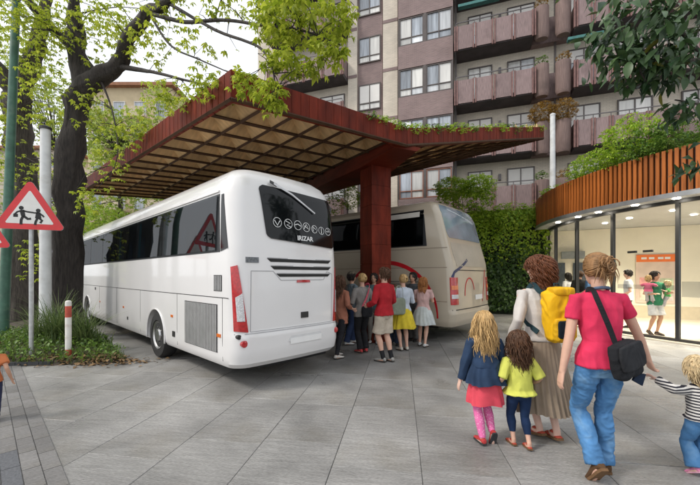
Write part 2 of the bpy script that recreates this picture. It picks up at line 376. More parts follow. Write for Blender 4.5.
bob('awning', bld, awm, (b3a - .5, b3a + 1.2, .9, 1.15, ZB[4] + 2.2, ZB[4] + 2.32)); bob('awning', bld, awm, (b2a + .1, b2a + 2.0, .9, 1.15, ZB[4] + 2.15, ZB[4] + 2.28))
bob('awning', bld, awm, (b3a - .3, b3a + 1.4, .85, 1.1, ZB[3] + 2.2, ZB[3] + 2.32))
bob('drain_pipe', bld, frm, (S(454.5, .6), S(454.5, .6) + .1, .3, .42, 0, TOP))
bob('roof_parapet', bld, brown, (sl_ - .1, sr_ + .1, -10.1, .4, TOP, TOP + .4))
# ------------------------------------------------------------------ cream houses far behind the trees
def far_house(px0, px1, ytop, d, label, col, rows, cols, seed):
    a = P(px0, ytop, d); b = P(px1, ytop, d); h = thing('far_house', ((a.x + b.x) / 2, d, 0), label, 'building', 0, 'cream houses beyond the trees')
    W_ = b.x - a.x; Z = a.z; q = MB(); q.box((0, 5, Z / 2), (W_, 10, Z)); q.ob('wall', mat('render ' + str(seed), col, .85, .08, 1.5, dirt=((.35, .28, .2), .6, .55, .4)), h, W=False)
    q = MB(); q.box((0, 4.9, Z + .15), (W_ + .8, 10.9, .3)); q.ob('roof', mat('tile roof', (.30, .14, .08), .9, .2, 3), h, W=False)
    for r in range(rows):
        for c in range(cols):
            x = -W_ / 2 + W_ * (c + .5) / cols; z = Z - 2.2 - r * 3.0
            if z < 1: continue
            q = MB(); f_ = .5
            for bx in (((x, -.04, z + .8), (1.2, .08, .08)), ((x, -.04, z - .8), (1.3, .12, .1)), ((x - .56, -.04, z), (.08, .08, 1.5)), ((x + .56, -.04, z), (.08, .08, 1.5))): q.box(*bx)
            wn_ = q.ob('window', mat('white frame', (.6, .58, .55), .6), h, W=False)
            q = MB(); q.box((x, -.012, z), (1.04, .024, 1.5)); q.ob('pane', panes[1], wn_, W=False)
            if (r + c) % 2 == 0:
                q = MB(); q.box((x, -.55, z - .98), (2.0, 1.1, .14)); q.box((x, -1.06, z - .5), (2.0, .05, .8)); q.ob('balcony', mat('pale balcony', (.55, .46, .34), .8, .1), h, W=False)
far_house(88, 172, 88, 34, 'pale yellow house with small balconies seen through the leaves', (.56, .46, .30), 5, 4, 1)
far_house(-40, 66, 150, 38, 'cream house low behind the dark tree trunks', (.58, .52, .42), 4, 5, 2)
far_house(176, 262, 175, 40, 'ochre house mostly hidden behind the timber canopy', (.52, .42, .27), 3, 4, 3)
# ------------------------------------------------------------------ timber canopy
wood = mat('red timber cladding', (.132, .019, .009), .55, .38, 2.2, spec=.12, stretch=(3.0, 3.0, .7), bump=.25, bscale=9, rand=.12, dirt=((.09, .02, .012), 1.3, .55, .55))
woodb = mat('red beam timber', (.132, .020, .009), .55, .34, 1.6, spec=.12, stretch=(.6, .6, 6), bump=.2, bscale=8, dirt=((.09, .02, .012), 1.0, .55, .5))
ply = mat('tan plywood', (.56, .37, .18), .6, .22, 3.0, stretch=(1, 5, 1), rand=.16)
ribm = mat('dark timber rib', (.06, .03, .016), .7, .25, 5, spec=.2)
cA, cD, cB, cC = P(231, 101, 5.4), P(80, 193.5, 13.5), P(407, 147, 7.6), P(544, 139, 13.0); cG = P(272, 206, 20.0)
canopy = thing('timber_canopy', (.645, 8.9, 0), 'large red timber canopy with coffered underside on one square column', 'canopy')
FH = .45; UPZ = Vector((0, 0, 1))
def fascia(a, b, n, h0, h1):
    d = (b - a); nrm = Vector((d.y, -d.x, 0)).normalized()
    if nrm.y > 0 and abs(nrm.y) > abs(nrm.x) * .2: nrm = -nrm
    for i in range(n):
        p = a + d * (i / n + .0008); q = a + d * ((i + 1) / n - .0008); ha = h0 + (h1 - h0) * i / n; hb = h0 + (h1 - h0) * (i + 1) / n
        m = MB(); e = random.uniform(-.002, .002)
        m.prism([p, q, q + UPZ * hb, p + UPZ * ha], -nrm * .06 + nrm * e)
        m.ob('fascia_board', wood, canopy)
fascia(cA, cB, 22, .50, .42); fascia(cD, cA, 56, .43, .50); fascia(cB, cC, 40, .42, .45); fascia(cC, cG, 50, .45, .45); fascia(cG, cD, 40, .45, .43)
top = MB(); zt = UPZ * .40
top.add([cA + zt, cB + zt, cG + zt, cD + zt, cC + zt], [(0, 1, 2, 3), (1, 4, 2)]); top.ob('roof_deck', mat('roof deck', (.12, .11, .09), .9), canopy)
def bil(a, b, c, d, u, v): return a * (1 - u) * (1 - v) + b * u * (1 - v) + c * u * v + d * (1 - u) * v
def coffers(a, b, c, d, nu, nv, skip=lambda u, v: False):
    for i in range(nu):
        for j in range(nv):
            if skip((i + .5) / nu, (j + .5) / nv): continue
            q = [bil(a, b, c, d, (i + x) / nu, (j + y) / nv) for x, y in ((0, 0), (1, 0), (1, 1), (0, 1))]
            ap = q[0] * .18 + q[1] * .08 + q[2] * .22 + q[3] * .52 + UPZ * .62
            s = MB(); s.add([p + UPZ * .03 for p in q] + [ap], [(1, 0, 4), (2, 1, 4), (3, 2, 4), (0, 3, 4)]); s.ob('coffer_panel', ply, canopy)
    for i in range(nu + 1):
        s = MB(); s.tube([bil(a, b, c, d, i / nu, j / nv) + UPZ * .03 for j in range(nv + 1)], .034, 4); s.ob('rib', ribm, canopy)
    for j in range(nv + 1):
        s = MB(); s.tube([bil(a, b, c, d, i / nu, j / nv) + UPZ * .032 for i in range(nu + 1)], .034, 4); s.ob('rib', ribm, canopy)
coffers(cA, cB, cG, cD, 7, 14)
# the right wing is a triangle: a quad patch that closes on C
cBC = cB.lerp(cC, .995); cGC = cG.lerp(cC, .995)
coffers(cB, cBC, cGC, cG, 11, 10)
# beam along the fold and column
bm_ = MB(); bd = (cG - cB); bn = Vector((bd.y, -bd.x, 0)).normalized()
def beamring(t, wd, dp):
    c = cB + bd * t; return [c - bn * wd + UPZ * .06, c + bn * wd + UPZ * .06, c + bn * wd * .72 - UPZ * dp, c - bn * wd * .72 - UPZ * dp]
bm_.rings([beamring(.004, .42, .04), beamring(.10, .62, .24), beamring(.35, .6, .26), beamring(.985, .45, .12)]); bm_.ob('beam', woodb, canopy, smooth=20)
colc = cB + bd * .104; hcol = colc.z - .22; ca = R(28)
for k in range(4):
    a = ca + k * math.pi / 2; n_ = Vector((math.cos(a), math.sin(a), 0)); t_ = Vector((-n_.y, n_.x, 0)); hw = .285
    for r in range(9):
        m = MB(); z0 = hcol * r / 9; z1 = hcol * (r + 1) / 9 - .006; p = Vector((colc.x, colc.y, 0)) + n_ * (hw - .02 + random.uniform(0, .003))
        m.prism([p - t_ * hw + UPZ * z0, p + t_ * hw + UPZ * z0, p + t_ * hw + UPZ * z1, p - t_ * hw + UPZ * z1], n_ * .02); m.ob('column_panel', wood, canopy)
m = MB(); m.box((colc.x, colc.y, hcol / 2), (.51, .51, hcol), ca); m.ob('column', woodb, canopy)
# ------------------------------------------------------------------ coaches
tyre = mat('tyre', (.018, .018, .018), .8, .2, 30, bump=.2); rimm = mat('alloy rim', (.5, .5, .5), .3, .1, metal=.9); blackp = mat('black plastic', (.02, .02, .02), .45, .15)
glassd = glassmat('tinted pane', (.45, .47, .48), .10, fres=1.3); interior = mat('coach interior', (.018, .02, .023), .5, .4, 3)
redl = mat('red lamp', (.42, .01, .012), .12, .25, 30, coat=1.0); orl = mat('amber lamp', (.7, .16, .02), .2, .1, coat=1.0); whl = mat('clear lamp', (.55, .55, .56), .15, .3, 60, coat=1.0)
curt = mat('teal curtain', (.03, .13, .17), .8, .3, 8, stretch=(10, 10, .3)); grillm = mat('grille bar', (.42, .42, .42), .4, .1, metal=.5); dark = mat('dark recess', (.012, .012, .012), .7)
class Coach:
    """local frame: x across (0 = centre, + right seen from behind), y forward from the rear, z up"""
    def __init__(s, L, hw, H, zb, rc, levels):
        s.L, s.hw, s.H, s.zb, s.rc, s.lev = L, hw, H, zb, rc, levels   # levels: (z, half width, rear offset, front offset)
    def at(s, z):
        a = s.lev
        if z <= a[0][0]: return a[0][1:]
        for p, q in zip(a, a[1:]):
            if z <= q[0]:
                t = (z - p[0]) / (q[0] - p[0]); return tuple(p[i] + (q[i] - p[i]) * t for i in (1, 2, 3))
        return a[-1][1:]
    def rear(s, x, z, e=0.0):
        w_, r, f = s.at(z); rc = s.rc; ax = min(abs(x), w_ - .001); y = r + .05 * (ax / w_) ** 2
        if ax > w_ - rc: u = (ax - (w_ - rc)) / rc; y += rc * (1 - math.sqrt(max(0, 1 - u * u)))
        return Vector((x, y - e, z))
    def side(s, sg, y, z, e=0.0):
        return Vector((sg * (s.at(z)[0] + e), y, z))
    def contour(s, z):
        w_, r, f = s.at(z); rc = min(s.rc, w_ * .9); pts = []
        xs = [-w_ + rc * (1 - math.cos(a)) for a in [math.pi / 2 * i / 6 for i in range(0, 7)]]
        xs = [x for x in xs] + [(-w_ + rc) * (1 - 2 * i / 8) for i in range(1, 8)] + [-x for x in reversed(xs)]
        back = [s.rear(x * .9999, z) for x in xs]
        y1 = s.L - f; ymax = max(back[0].y, r + rc)
        ys = [ymax + (y1 - rc - ymax) * i / 30 for i in range(1, 30)]
        right = [Vector((w_, y, z)) for y in ys]
        front = [Vector((-x, y1 - (s.rear(x * .9999, z).y - r), z)) for x in xs]
        left = [Vector((-w_, y, z)) for y in reversed(ys)]
        return back + right + front + left
    def body(s, root, m, wheels, R_):
        zs = sorted(set([round(l[0], 3) for l in s.lev] + [s.zb + (s.H - s.zb) * i / 22 for i in range(22)])); zs = [z for z in zs if s.zb <= z <= s.H]
        q = MB(); q.rings([s.contour(z) for z in zs]); me = q.mesh('body', 32); me.materials.append(m)
        cut = MB()
        for y in wheels:
            for sg in (-1, 1): cut.rings([[(sg * (s.hw - .45), y + (R_ + .07) * math.cos(a), R_ + (R_ + .07) * math.sin(a)) for a in [2 * math.pi * i / 32 for i in range(32)]], [(sg * (s.hw + .3), y + (R_ + .07) * math.cos(a), R_ + (R_ + .07) * math.sin(a)) for a in [2 * math.pi * i / 32 for i in range(32)]]])
        bmx = bmesh.new(); cme = cut.mesh('cut'); bmx.from_mesh(cme); bmesh.ops.recalc_face_normals(bmx, faces=bmx.faces); bmx.to_mesh(cme); bmx.free()
        bmx = bmesh.new(); bmx.from_mesh(me); bmesh.ops.recalc_face_normals(bmx, faces=bmx.faces); bmx.to_mesh(me); bmx.free()
        cme.materials.append(dark); cob = link('cut', cme); 
        r = evaluate(me, [('BOOLEAN', dict(object=cob, operation='DIFFERENCE', solver='EXACT'))]); bpy.data.objects.remove(cob)
        return link('body', r, None, root)
    def patch_side(s, name, root, m, sg, poly, e=.004, th=.004, nz=6, ny=8):
        """poly = four (y, z) corners: lower rear, lower front, upper front, upper rear"""
        rows = []
        for i in range(nz + 1):
            v = i / nz; row = []
            for j in range(ny + 1):
                u = j / ny; y = (poly[0][0] * (1 - u) + poly[1][0] * u) * (1 - v) + (poly[3][0] * (1 - u) + poly[2][0] * u) * v
                z = (poly[0][1] * (1 - u) + poly[1][1] * u) * (1 - v) + (poly[3][1] * (1 - u) + poly[2][1] * u) * v
                row.append(s.side(sg, y, z, e))
            rows.append(row)
        q = MB(); q.grid(rows, 0, (sg * th, 0, 0)); return q.ob(name, m, root, smooth=35, W=False)
    def patch_rear(s, name, root, m, poly, e=.006, th=.006, nz=8, nx=16, corner=0.0):
        rows = []
        for i in range(nz + 1):
            v = i / nz; row = []; ins = 0
            for j in range(nx + 1):
                u = j / nx
                if corner:                   # rounded corners by pulling the ends in
                    dv = min(v, 1 - v) * nz / 2
                    ins = corner * max(0, 1 - dv) ** 2
                x = (poly[0][0] * (1 - u) + poly[1][0] * u) * (1 - v) + (poly[3][0] * (1 - u) + poly[2][0] * u) * v
                z = (poly[0][1] * (1 - u) + poly[1][1] * u) * (1 - v) + (poly[3][1] * (1 - u) + poly[2][1] * u) * v
                if corner: x = x - ins * (1 if u > .5 else -1) * abs(2 * u - 1)
                row.append(s.rear(x, z, e))
            rows.append(row)
        q = MB(); q.grid(rows, 0, (0, -th, 0)); return q.ob(name, m, root, smooth=35, W=False)
    def ribbon_side(s, name, root, m, sg, pts, wd, e=.004, rear=False):
        rows = [[], []]
        for i, p in enumerate(pts):
            a = Vector(pts[max(i - 1, 0)]); b = Vector(pts[min(i + 1, len(pts) - 1)]); d = (b - a).normalized(); n = Vector((-d.y, d.x))
            w2 = wd[i] if hasattr(wd, '__len__') else wd
            for k, q in ((0, Vector(p) - n * w2), (1, Vector(p) + n * w2)): rows[k].append(s.rear(q.x, q.y, e) if rear else s.side(sg, q.x, q.y, e))
        q = MB(); q.grid(rows, 0, (0, -.003, 0) if rear else (sg * .003, 0, 0)); return q.ob(name, m, root, W=False)
    def wheel(s, root, sg, y, R_):
        x = sg * (s.hw - .03); t = MB(); prof = [(-.26, R_ * .6), (-.27, R_ * .93), (-.22, R_), (-.05, R_), (0, R_ * .94), (.005, R_ * .66), (-.03, R_ * .62)]
        n = 36; t.rings([[(x + sg * o, y + r * math.cos(a), R_ + r * math.sin(a)) for a in [2 * math.pi * i / n for i in range(n)]] for o, r in prof]); tw = t.ob('tyre', tyre, root, smooth=40, W=False)
        r_ = MB(); prof = [(-.06, R_ * .62), (-.005, R_ * .615), (-.02, R_ * .55), (-.09, R_ * .44), (-.06, R_ * .30), (-.0, R_ * .24), (.0, R_ * .05)]
        r_.rings([[(x + sg * o, y + r * math.cos(a), R_ + r * math.sin(a)) for a in [2 * math.pi * i / n for i in range(n)]] for o, r in prof]); r_.ob('rim', rimm, tw, smooth=30, W=False)
        for i in range(10):
            a = 2 * math.pi * i / 10; b_ = MB(); c = (x - sg * .055, y + R_ * .36 * math.cos(a), R_ + R_ * .36 * math.sin(a)); b_.tube([c, (c[0] + sg * .03, c[1], c[2])], .016, 6); b_.ob('wheel_nut', rimm, tw, W=False)
        for i in range(8):
            a = 2 * math.pi * (i + .5) / 8; b_ = MB(); c = (x - sg * .052, y + R_ * .5 * math.cos(a), R_ + R_ * .5 * math.sin(a)); b_.tube([c, (c[0] + sg * .008, c[1], c[2])], .032, 8); b_.ob('rim_hole', dark, tw, W=False)
def rear_xz(org, ux, wv, hw, px, py):       # photo pixel on a coach's rear plane -> (x, z)
    r = (px - 350) / F; c = (org.x - r * org.y) / (r * wv.y - wv.x); p = org + wv * c
    return c - hw, CH + (HOR - py) / F * p.y
def side_yz(org, uv, px, py):
    r = (px - 350) / F; c = (org.x - r * org.y) / (r * uv.y - uv.x); p = org + uv * c
    return c, CH + (HOR - py) / F * p.y
# ---- white coach
WH = 1.04; H1 = 3.42; L1 = 13.0
bc = BUSO + BW * WH
bus1 = thing('white_coach', (bc.x, bc.y, 0), 'white touring coach with dark tinted windows parked under the timber canopy', 'coach', math.atan2(BU.y, BU.x) - math.pi / 2)
K1 = Coach(L1, WH, H1, .33, .22, [(.33, .985, .10, .12), (.40, 1.03, .03, .04), (.55, 1.04, 0, 0), (.80, 1.04, 0, 0), (.86, 1.04, .03, .0), (1.9, 1.04, .05, .06), (2.1, 1.035, .06, .18), (2.75, 1.01, .13, .55), (2.95, .995, .16, .66), (3.10, .965, .20, .8), (3.21, .90, .26, .9), (3.30, .78, .36, 1.0), (3.37, .58, .55, 1.2), (3.42, .2, 1.2, 1.9)])
white = mat('white coach paint', (.70, .69, .685), .28, .025, 1.2, coat=.7, dirt=((.55, .52, .48), .7, .6, .25))
K1.body(bus1, white, (3.3, 10.1), .46)
def R1(px, py):
    x, z = rear_xz(BUSO, BU, BW, WH, px, py)
    for _ in range(30):
        x2, z2 = rear_xz(BUSO + BU * K1.rear(max(-.95, min(.95, x)), min(z, 3.15)).y, BU, BW, WH, px, py); x += .4 * (x2 - x); z += .4 * (z2 - z)
    return x, z
S1 = lambda px, py: side_yz(BUSO, BU, px, py)
for y in (3.3, 10.1):
    for sg in (-1, 1): K1.wheel(bus1, sg, y, .46)
zw0, zw1 = 2.05, 2.88
cuts = [.62, 2.9, 4.55, 6.2, 7.85, 9.5, 11.2, 12.35]
for sg in (-1, 1):
    K1.patch_side('window_band', bus1, interior, sg, [(.50, zw0 - .03), (12.45, zw0 - .03), (12.3, zw1 + .02), (.58, zw1 + .02)], .003, .003, 8, 12)
    for a, b in zip(cuts, cuts[1:]):
        g = K1.patch_side('window', bus1, glassd, sg, [(a, zw0), (b - .03, zw0), (b - .03, zw1), (a, zw1)], .026, .004, 6, 4)
        K1.patch_side('curtain', g, curt, sg, [(b - .26, zw0 + .02), (b - .07, zw0 + .02), (b - .14, zw1 - .05), (b - .26, zw1 - .05)], .010, .004, 4, 3)
        # seat backs dimly seen
        for k in range(2):
            yy = a + .35 + k * .72; K1.patch_side('headrest', g, mat('seat fabric', (.05, .07, .10), .8, .3), sg, [(yy, zw0 + .01), (yy + .34, zw0 + .01), (yy + .30, zw0 + .42), (yy + .06, zw0 + .42)], .008, .004, 4, 3)
    qw = [(.16, zw0 + .05), (.44, zw0 - .02), (.46, zw1), (.33, zw1 - .03)]
    K1.patch_side('quarter_window', bus1, mat('black glass', (.006, .007, .008), .06, .2, spec=.3), sg, [(.27, zw0 + .02), (.48, zw0 - .02), (.52, zw1), (.45, zw1)], .008, .004)
    # panel seams, luggage doors and grille
    for (a, b, z) in ((.25, 12.6, 1.34), ): K1.patch_side('seam', bus1, blackp, sg, [(a, z), (b, z), (b, z + .012), (a, z + .012)], .0025, .003, 1, 10)
    for y in (.42, 2.15, 4.3, 6.3, 8.3): K1.patch_side('door_seam', bus1, blackp, sg, [(y, .42), (y + .009, .42), (y + .009, 1.34), (y, 1.34)], .0025, .003, 3, 1)
    K1.patch_side('grille', bus1, dark, sg, [(.58, .52), (1.80, .52), (1.80, 1.24), (.58, 1.24)], .004, .003, 2, 2)
    for i in range(22):
        y = .60 + i * 1.18 / 22; K1.patch_side('grille_bar', bus1, grillm, sg, [(y, .53), (y + .034, .53), (y + .034, 1.23), (y, 1.23)], .014, .009, 1, 1)
    K1.patch_side('vent', bus1, dark, sg, [(.44, 1.44), (.70, 1.44), (.70, 1.68), (.44, 1.68)], .004, .003, 1, 1)
    for i in range(5):
        y = .455 + i * .05; K1.patch_side('vent_bar', bus1, grillm, sg, [(y, 1.45), (y + .026, 1.45), (y + .026, 1.67), (y, 1.67)], .012, .007, 1, 1)
    for (y, z, mm, w_, h) in ((.47, .76, orl, .12, .05), (2.35, .90, orl, .10, .045), (5.6, .86, orl, .1, .045), (8.2, .86, orl, .1, .045), (2.25, .55, blackp, .12, .10), (5.25, .6, blackp, .08, .07), (8.8, 1.22, blackp, .1, .08)):
        K1.patch_side('side_marker' if mm is orl else 'hatch', bus1, mm, sg, [(y, z), (y + w_, z), (y + w_, z + h), (y, z + h)], .010, .010, 1, 1)
    for y in (3.3, 10.1):                 # wheel arch lip
        q = MB(); q.tube([(sg * (WH + .004), y + .535 * math.cos(a), .46 + .535 * math.sin(a)) for a in [math.pi * (-.06 + 1.12 * i / 24) for i in range(25)]], .017, 6); q.ob('arch_lip', white, bus1, W=False, smooth=True)
# rear of the white coach
bg_ = mat('black glass', (.006, .007, .008), .06)
rw = K1.patch_rear('rear_window', bus1, bg_, [R1(267, 238), R1(333, 249), R1(334, 205), R1(257.5, 184)], .022, .02, 24, 40, .07)
K1.ribbon_side('wiper_arm', bus1, mat('wiper grey', (.55, .55, .56), .4, .1, metal=.4), 0, [R1(272, 184), R1(290, 195), R1(313, 214)], [.022, .016, .012], .055, True)
K1.ribbon_side('wiper_pivot', bus1, blackp, 0, [R1(268, 182), R1(275, 186)], .03, .05, True)
stick = mat('white print', (.72, .73, .73), .5, .05)
def ring_on_rear(c, r, wdt, e, name, n=20, squash=1.0):
    rows = [[], []]
    for i in range(n + 1):
        a = 2 * math.pi * i / n
        for k, rr in ((0, r - wdt), (1, r)): rows[k].append(K1.rear(c[0] + rr * math.cos(a) * squash, c[1] + rr * math.sin(a), e))
    q = MB(); q.grid(rows); return q.ob(name, stick, rw, W=False)
for i in range(7):
    cx, cz = R1((276, 287, 296.5, 305, 313, 320, 326.5)[i], (222.5, 224, 225.5, 227.5, 229.5, 231, 232)[i])
    sm = ring_on_rear((cx, cz), .078 if i < 4 else .068, .008, .036, 'emblem')
    pts = [[(-.05, .03), (0, -.045), (.05, .03)], [(-.045, .04), (.04, .01), (-.03, -.02), (.045, -.05)], [(-.06, .0), (.0, .02), (.06, -.01)], [(-.05, -.03), (0, .05), (.05, -.03), (-.04, .02)], [(-.03, -.04), (-.03, .04), (.03, .0)], [(0, -.05), (0, .05)], [(-.04, 0), (.04, 0), (0, .04)]][i]
    rows = []
    K1.ribbon_side('emblem_mark', rw, stick, 0, [(cx + a, cz + b) for a, b in pts], .0065, .036, True)
def text3d(txt, size, m, parent, mk, name='lettering', bold=.0):
    cu = bpy.data.curves.new(name, 'FONT'); cu.body = txt; cu.size = size; cu.align_x = 'CENTER'; cu.align_y = 'CENTER'; cu.offset = bold
    o = bpy.data.objects.new(name, cu); COL.objects.link(o); dg = bpy.context.evaluated_depsgraph_get(); dg.update()
    me = bpy.data.meshes.new_from_object(o.evaluated_get(dg)); bpy.data.objects.remove(o)
    for v in me.vertices: v.co = mk(v.co.x, v.co.y)
    me.materials.clear(); return link(name, me, m, parent)
text3d('IRIZAR', .105, stick, bus1, lambda x, y: K1.rear(R1(304, 239)[0] + x * 1.05, R1(304, 239)[1] + y, .036), bold=.003)
for (a, b, z, dz, h) in ((-.52, .80, 1.905, -.0, .05), (-.46, .80, 1.79, -.01, .05), (-.36, .78, 1.675, -.01, .045)):
    q0 = K1.patch_rear('air_slot', bus1, dark, [(a + .06, z - h / 2), (b - .06, z - h / 2), (b, z + h / 2), (a, z + h / 2)], .006, .02, 2, 14)
    K1.ribbon_side('slot_lip', q0, mat('seam grey', (.35, .35, .36), .5), 0, [(a, z + h / 2 + .008), (b, z + h / 2 + .008)], .006, .016, True)
lidp = [(-.80, .86), (.80, .86), (.83, 1.70), (.70, 1.74), (.62, 1.60), (-.28, 1.60), (-.42, 1.74), (-.78, 1.74)]
for a, b in zip(lidp, lidp[1:] + lidp[:1]):
    n = 8; K1.ribbon_side('lid_seam', bus1, mat('seam grey', (.35, .35, .36), .5), 0, [(a[0] + (b[0] - a[0]) * i / n, a[1] + (b[1] - a[1]) * i / n) for i in range(n + 1)], .005, .004, True)
K1.patch_rear('brake_lamp', bus1, redl, [(.02, 1.56), (.30, 1.56), (.29, 1.60), (.03, 1.60)], .014, .014, 1, 4)
K1.patch_rear('lid_handle', bus1, blackp, [(.10, .985), (.25, .985), (.25, 1.08), (.10, 1.08)], .014, .014, 1, 2)
K1.patch_rear('plate_recess', bus1, mat('plate grey', (.62, .62, .62), .4, .05), [(-.18, .64), (.56, .64), (.50, .73), (-.12, .73)], .006, .006, 1, 8)
K1.patch_rear('number_plate', bus1, mat('blank plate', (.78, .78, .77), .3, .03), [(-.14, .60), (.52, .60), (.52, .69), (-.14, .69)], .014, .006, 1, 8)
for sg in (-1, 1):
    tl = K1.patch_rear('tail_lamp', bus1, redl, [(sg * 1.0, .88), (sg * .84, .86), (sg * .965, 1.82), (sg * 1.02, 1.80)] if sg < 0 else [(.84, .86), (1.0, .88), (1.02, 1.80), (.965, 1.82)], .022, .03, 10, 8)
    K1.patch_rear('lamp_lens', tl, whl, [(sg * .975, 1.02), (sg * .885, 1.02), (sg * .915, 1.42), (sg * .99, 1.36)] if sg < 0 else [(.885, 1.02), (.975, 1.02), (.99, 1.36), (.915, 1.42)], .030, .01, 6, 4)
    for (x, z, r, mm) in ((.90, .70, .05, redl), (.96, .80, .034, blackp)):
        q = MB(); c = K1.rear(sg * x, z); q.rings([[(c.x + rr * math.cos(a), c.y - o, c.z + rr * math.sin(a)) for a in [2 * math.pi * i / 16 for i in range(16)]] for o, rr in ((-.06, r), (.012, r), (.016, r * .8))]); q.ob('round_lamp', mm, bus1, W=False, smooth=30)
K1.patch_rear('badge', bus1, mat('badge grey', (.12, .13, .14), .4, .4, 40), [(-.86, 1.86), (-.66, 1.86), (-.66, 1.94), (-.86, 1.94)], .010, .01, 1, 4)
K1.ribbon_side('bumper_seam', bus1, mat('seam grey', (.35, .35, .36), .5), 0, [(-1.0 + i * .125, .835) for i in range(17)], .007, .004, True)
q = MB(); q.tube([(-.55, .25, .30), (.8, .25, .30)], .05, 8); q.ob('tow_bar', dark, bus1, W=False)
q = MB(); q.box((0, L1 / 2 + .1, .42), (1.5, L1 - 1.4, .36)); q.ob('chassis', dark, bus1, W=False)
for x in (-.45, .55):
    q = MB(); q.ell((x, .62, 3.32), (.05, .12, .05)); q.ob('roof_lamp', blackp, bus1, W=False, smooth=True)
K1.patch_side('roof_rail', bus1, white, -1, [(.6, 2.93), (12.2, 2.93), (12.1, 2.955), (.6, 2.955)], .02, .025, 1, 8)
# ---- beige coach behind
O2 = Vector((105 / F * 8.28, 8.28, 0)); U2 = Vector((-.765, .644, 0)); V2 = Vector((.644, .765, 0)); W2 = 1.30; H2 = 3.66
c2 = O2 + V2 * W2
bus2 = thing('beige_coach', (c2.x, c2.y, 0), 'beige coach with painted red arcs parked behind the red column', 'coach', math.atan2(U2.y, U2.x) - math.pi / 2)
K2 = Coach(12.0, W2, H2, .40, .16, [(.40, 1.24, .06, .1), (.5, 1.29, 0, 0), (.72, 1.30, -.04, 0), (.80, 1.30, .0, 0), (1.9, 1.30, .05, .05), (2.0, 1.30, .06, .1), (3.25, 1.27, .40, .7), (3.45, 1.24, .50, .8), (3.55, 1.14, .58, .9), (3.62, .95, .72, 1.0), (3.66, .5, 1.2, 1.6)])
beige = mat('beige coach paint', (.46, .40, .31), .3, .05, 1.0, coat=.5, dirt=((.30, .25, .19), .6, .55, .35)); redp = mat('red stripe paint', (.50, .012, .02), .35, .1)
K2.body(bus2, beige, (2.9, 9.2), .50)
for y in (2.9, 9.2):
    for sg in (-1, 1): K2.wheel(bus2, sg, y, .50)
for sg in (-1, 1):
    K2.patch_side('window_band', bus2, interior, sg, [(.75, 2.42), (11.4, 2.42), (11.2, 3.36), (.85, 3.36)], .003, .003, 6, 12)
    cu = [.85, 2.6, 4.3, 6.0, 7.7, 9.4, 11.1]
    for a, b in zip(cu, cu[1:]):
        g = K2.patch_side('window', bus2, glassd, sg, [(a, 2.45), (b - .03, 2.45), (b - .03, 3.33), (a, 3.33)], .026, .004, 4, 4)
        K2.patch_side('curtain', g, mat('beige curtain', (.25, .20, .15), .8, .3, 8), sg, [(b - .25, 2.47), (b - .07, 2.47), (b - .13, 3.3), (b - .25, 3.3)], .010, .004, 3, 3)
    K2.patch_side('roof_label', bus2, mat('pale label', (.62, .60, .55), .5, .05), sg, [(.95, 3.18), (2.0, 3.18), (1.95, 3.31), (.95, 3.31)], .032, .004, 1, 1)
    for z in (1.02, 1.86, 2.35): K2.patch_side('seam', bus2, mat('brown seam', (.17, .13, .10), .6), sg, [(.2, z), (11.8, z), (11.8, z + .012), (.2, z + .012)], .0025, .003, 1, 8)
    K2.patch_side('engine_panel', bus2, mat('beige shade panel', (.40, .34, .26), .45, .06), sg, [(.12, 1.96), (.86, 1.96), (1.30, 2.34), (.95, 2.34)] if False else [(.12, 1.88), (1.05, 1.88), (.72, 2.96), (.14, 2.96)], .004, .003, 5, 2) if sg > 5 else None
    for k in range(11):
        z = .84 + k * .065; K2.patch_side('louvre', bus2, mat('louvre grey', (.20, .185, .16), .6), sg, [(.75, z), (2.0, z), (2.0, z + .030), (.75, z + .030)], .010, .010, 1, 1)
    arc = []
    for i in range(33):
        a = math.pi * (i / 32) ** .85; arc.append((2.0 + 1.55 * math.cos(a), .55 + 1.42 * math.sin(a) + .05))
    K2.ribbon_side('painted_arc', bus2, redp, sg, arc, [.02 + .035 * abs(math.sin(i / 10)) for i in range(33)], .005)
    K2.ribbon_side('painted_arc', bus2, redp, sg, [(4.1 + 1.3 * (1 - math.cos(i / 16 * 1.4)), .7 + 2.0 * math.sin(i / 16 * 1.4)) for i in range(17)], .03, .005)
    K2.patch_rear('tail_lamp', bus2, redl, [(sg * 1.27, .95), (sg * 1.02, .95), (sg * 1.02, 1.62), (sg * 1.27, 1.62)] if sg < 0 else [(1.02, .95), (1.27, .95), (1.27, 1.62), (1.02, 1.62)], .02, .02, 6, 4)
    for (z, mm) in ((1.10, whl), (1.32, orl)): K2.patch_rear('lamp_lens', bus2, mm, [(sg * 1.26, z), (sg * 1.04, z), (sg * 1.04, z + .1), (sg * 1.26, z + .1)] if sg < 0 else [(1.04, z), (1.26, z), (1.26, z + .1), (1.04, z + .1)], .028, .01, 2, 4)
K2.patch_rear('rear_window', bus2, mat('painted sky glass', (.26, .34, .40), .05, .2, 2, coat=1.0, spec=.8), [(-1.12, 2.62), (1.12, 2.62), (1.10, 3.50), (-1.10, 3.50)], .010, .012, 10, 14, .08)  # pale blue base colour paints a sky reflection into the pane
K2.patch_rear('tail_panel', bus2, mat('beige dull panel', (.38, .34, .28), .4, .08, 3), [(-1.06, 1.90), (1.06, 1.90), (1.10, 2.50), (-1.10, 2.50)], .008, .008, 4, 14, .05)
K2.ribbon_side('lid_seam', bus2, blackp, 0, [(-1.1 + .1 * i, 1.80) for i in range(23)], .012, .006, True)
K2.ribbon_side('painted_stripe', bus2, mat('blue stripe paint', (.02, .03, .10), .4), 0, [(-1.22, 1.62), (-1.15, 1.75), (-.9, 1.84), (-.55, 1.98), (-.35, 2.08)], .035, .010, True)
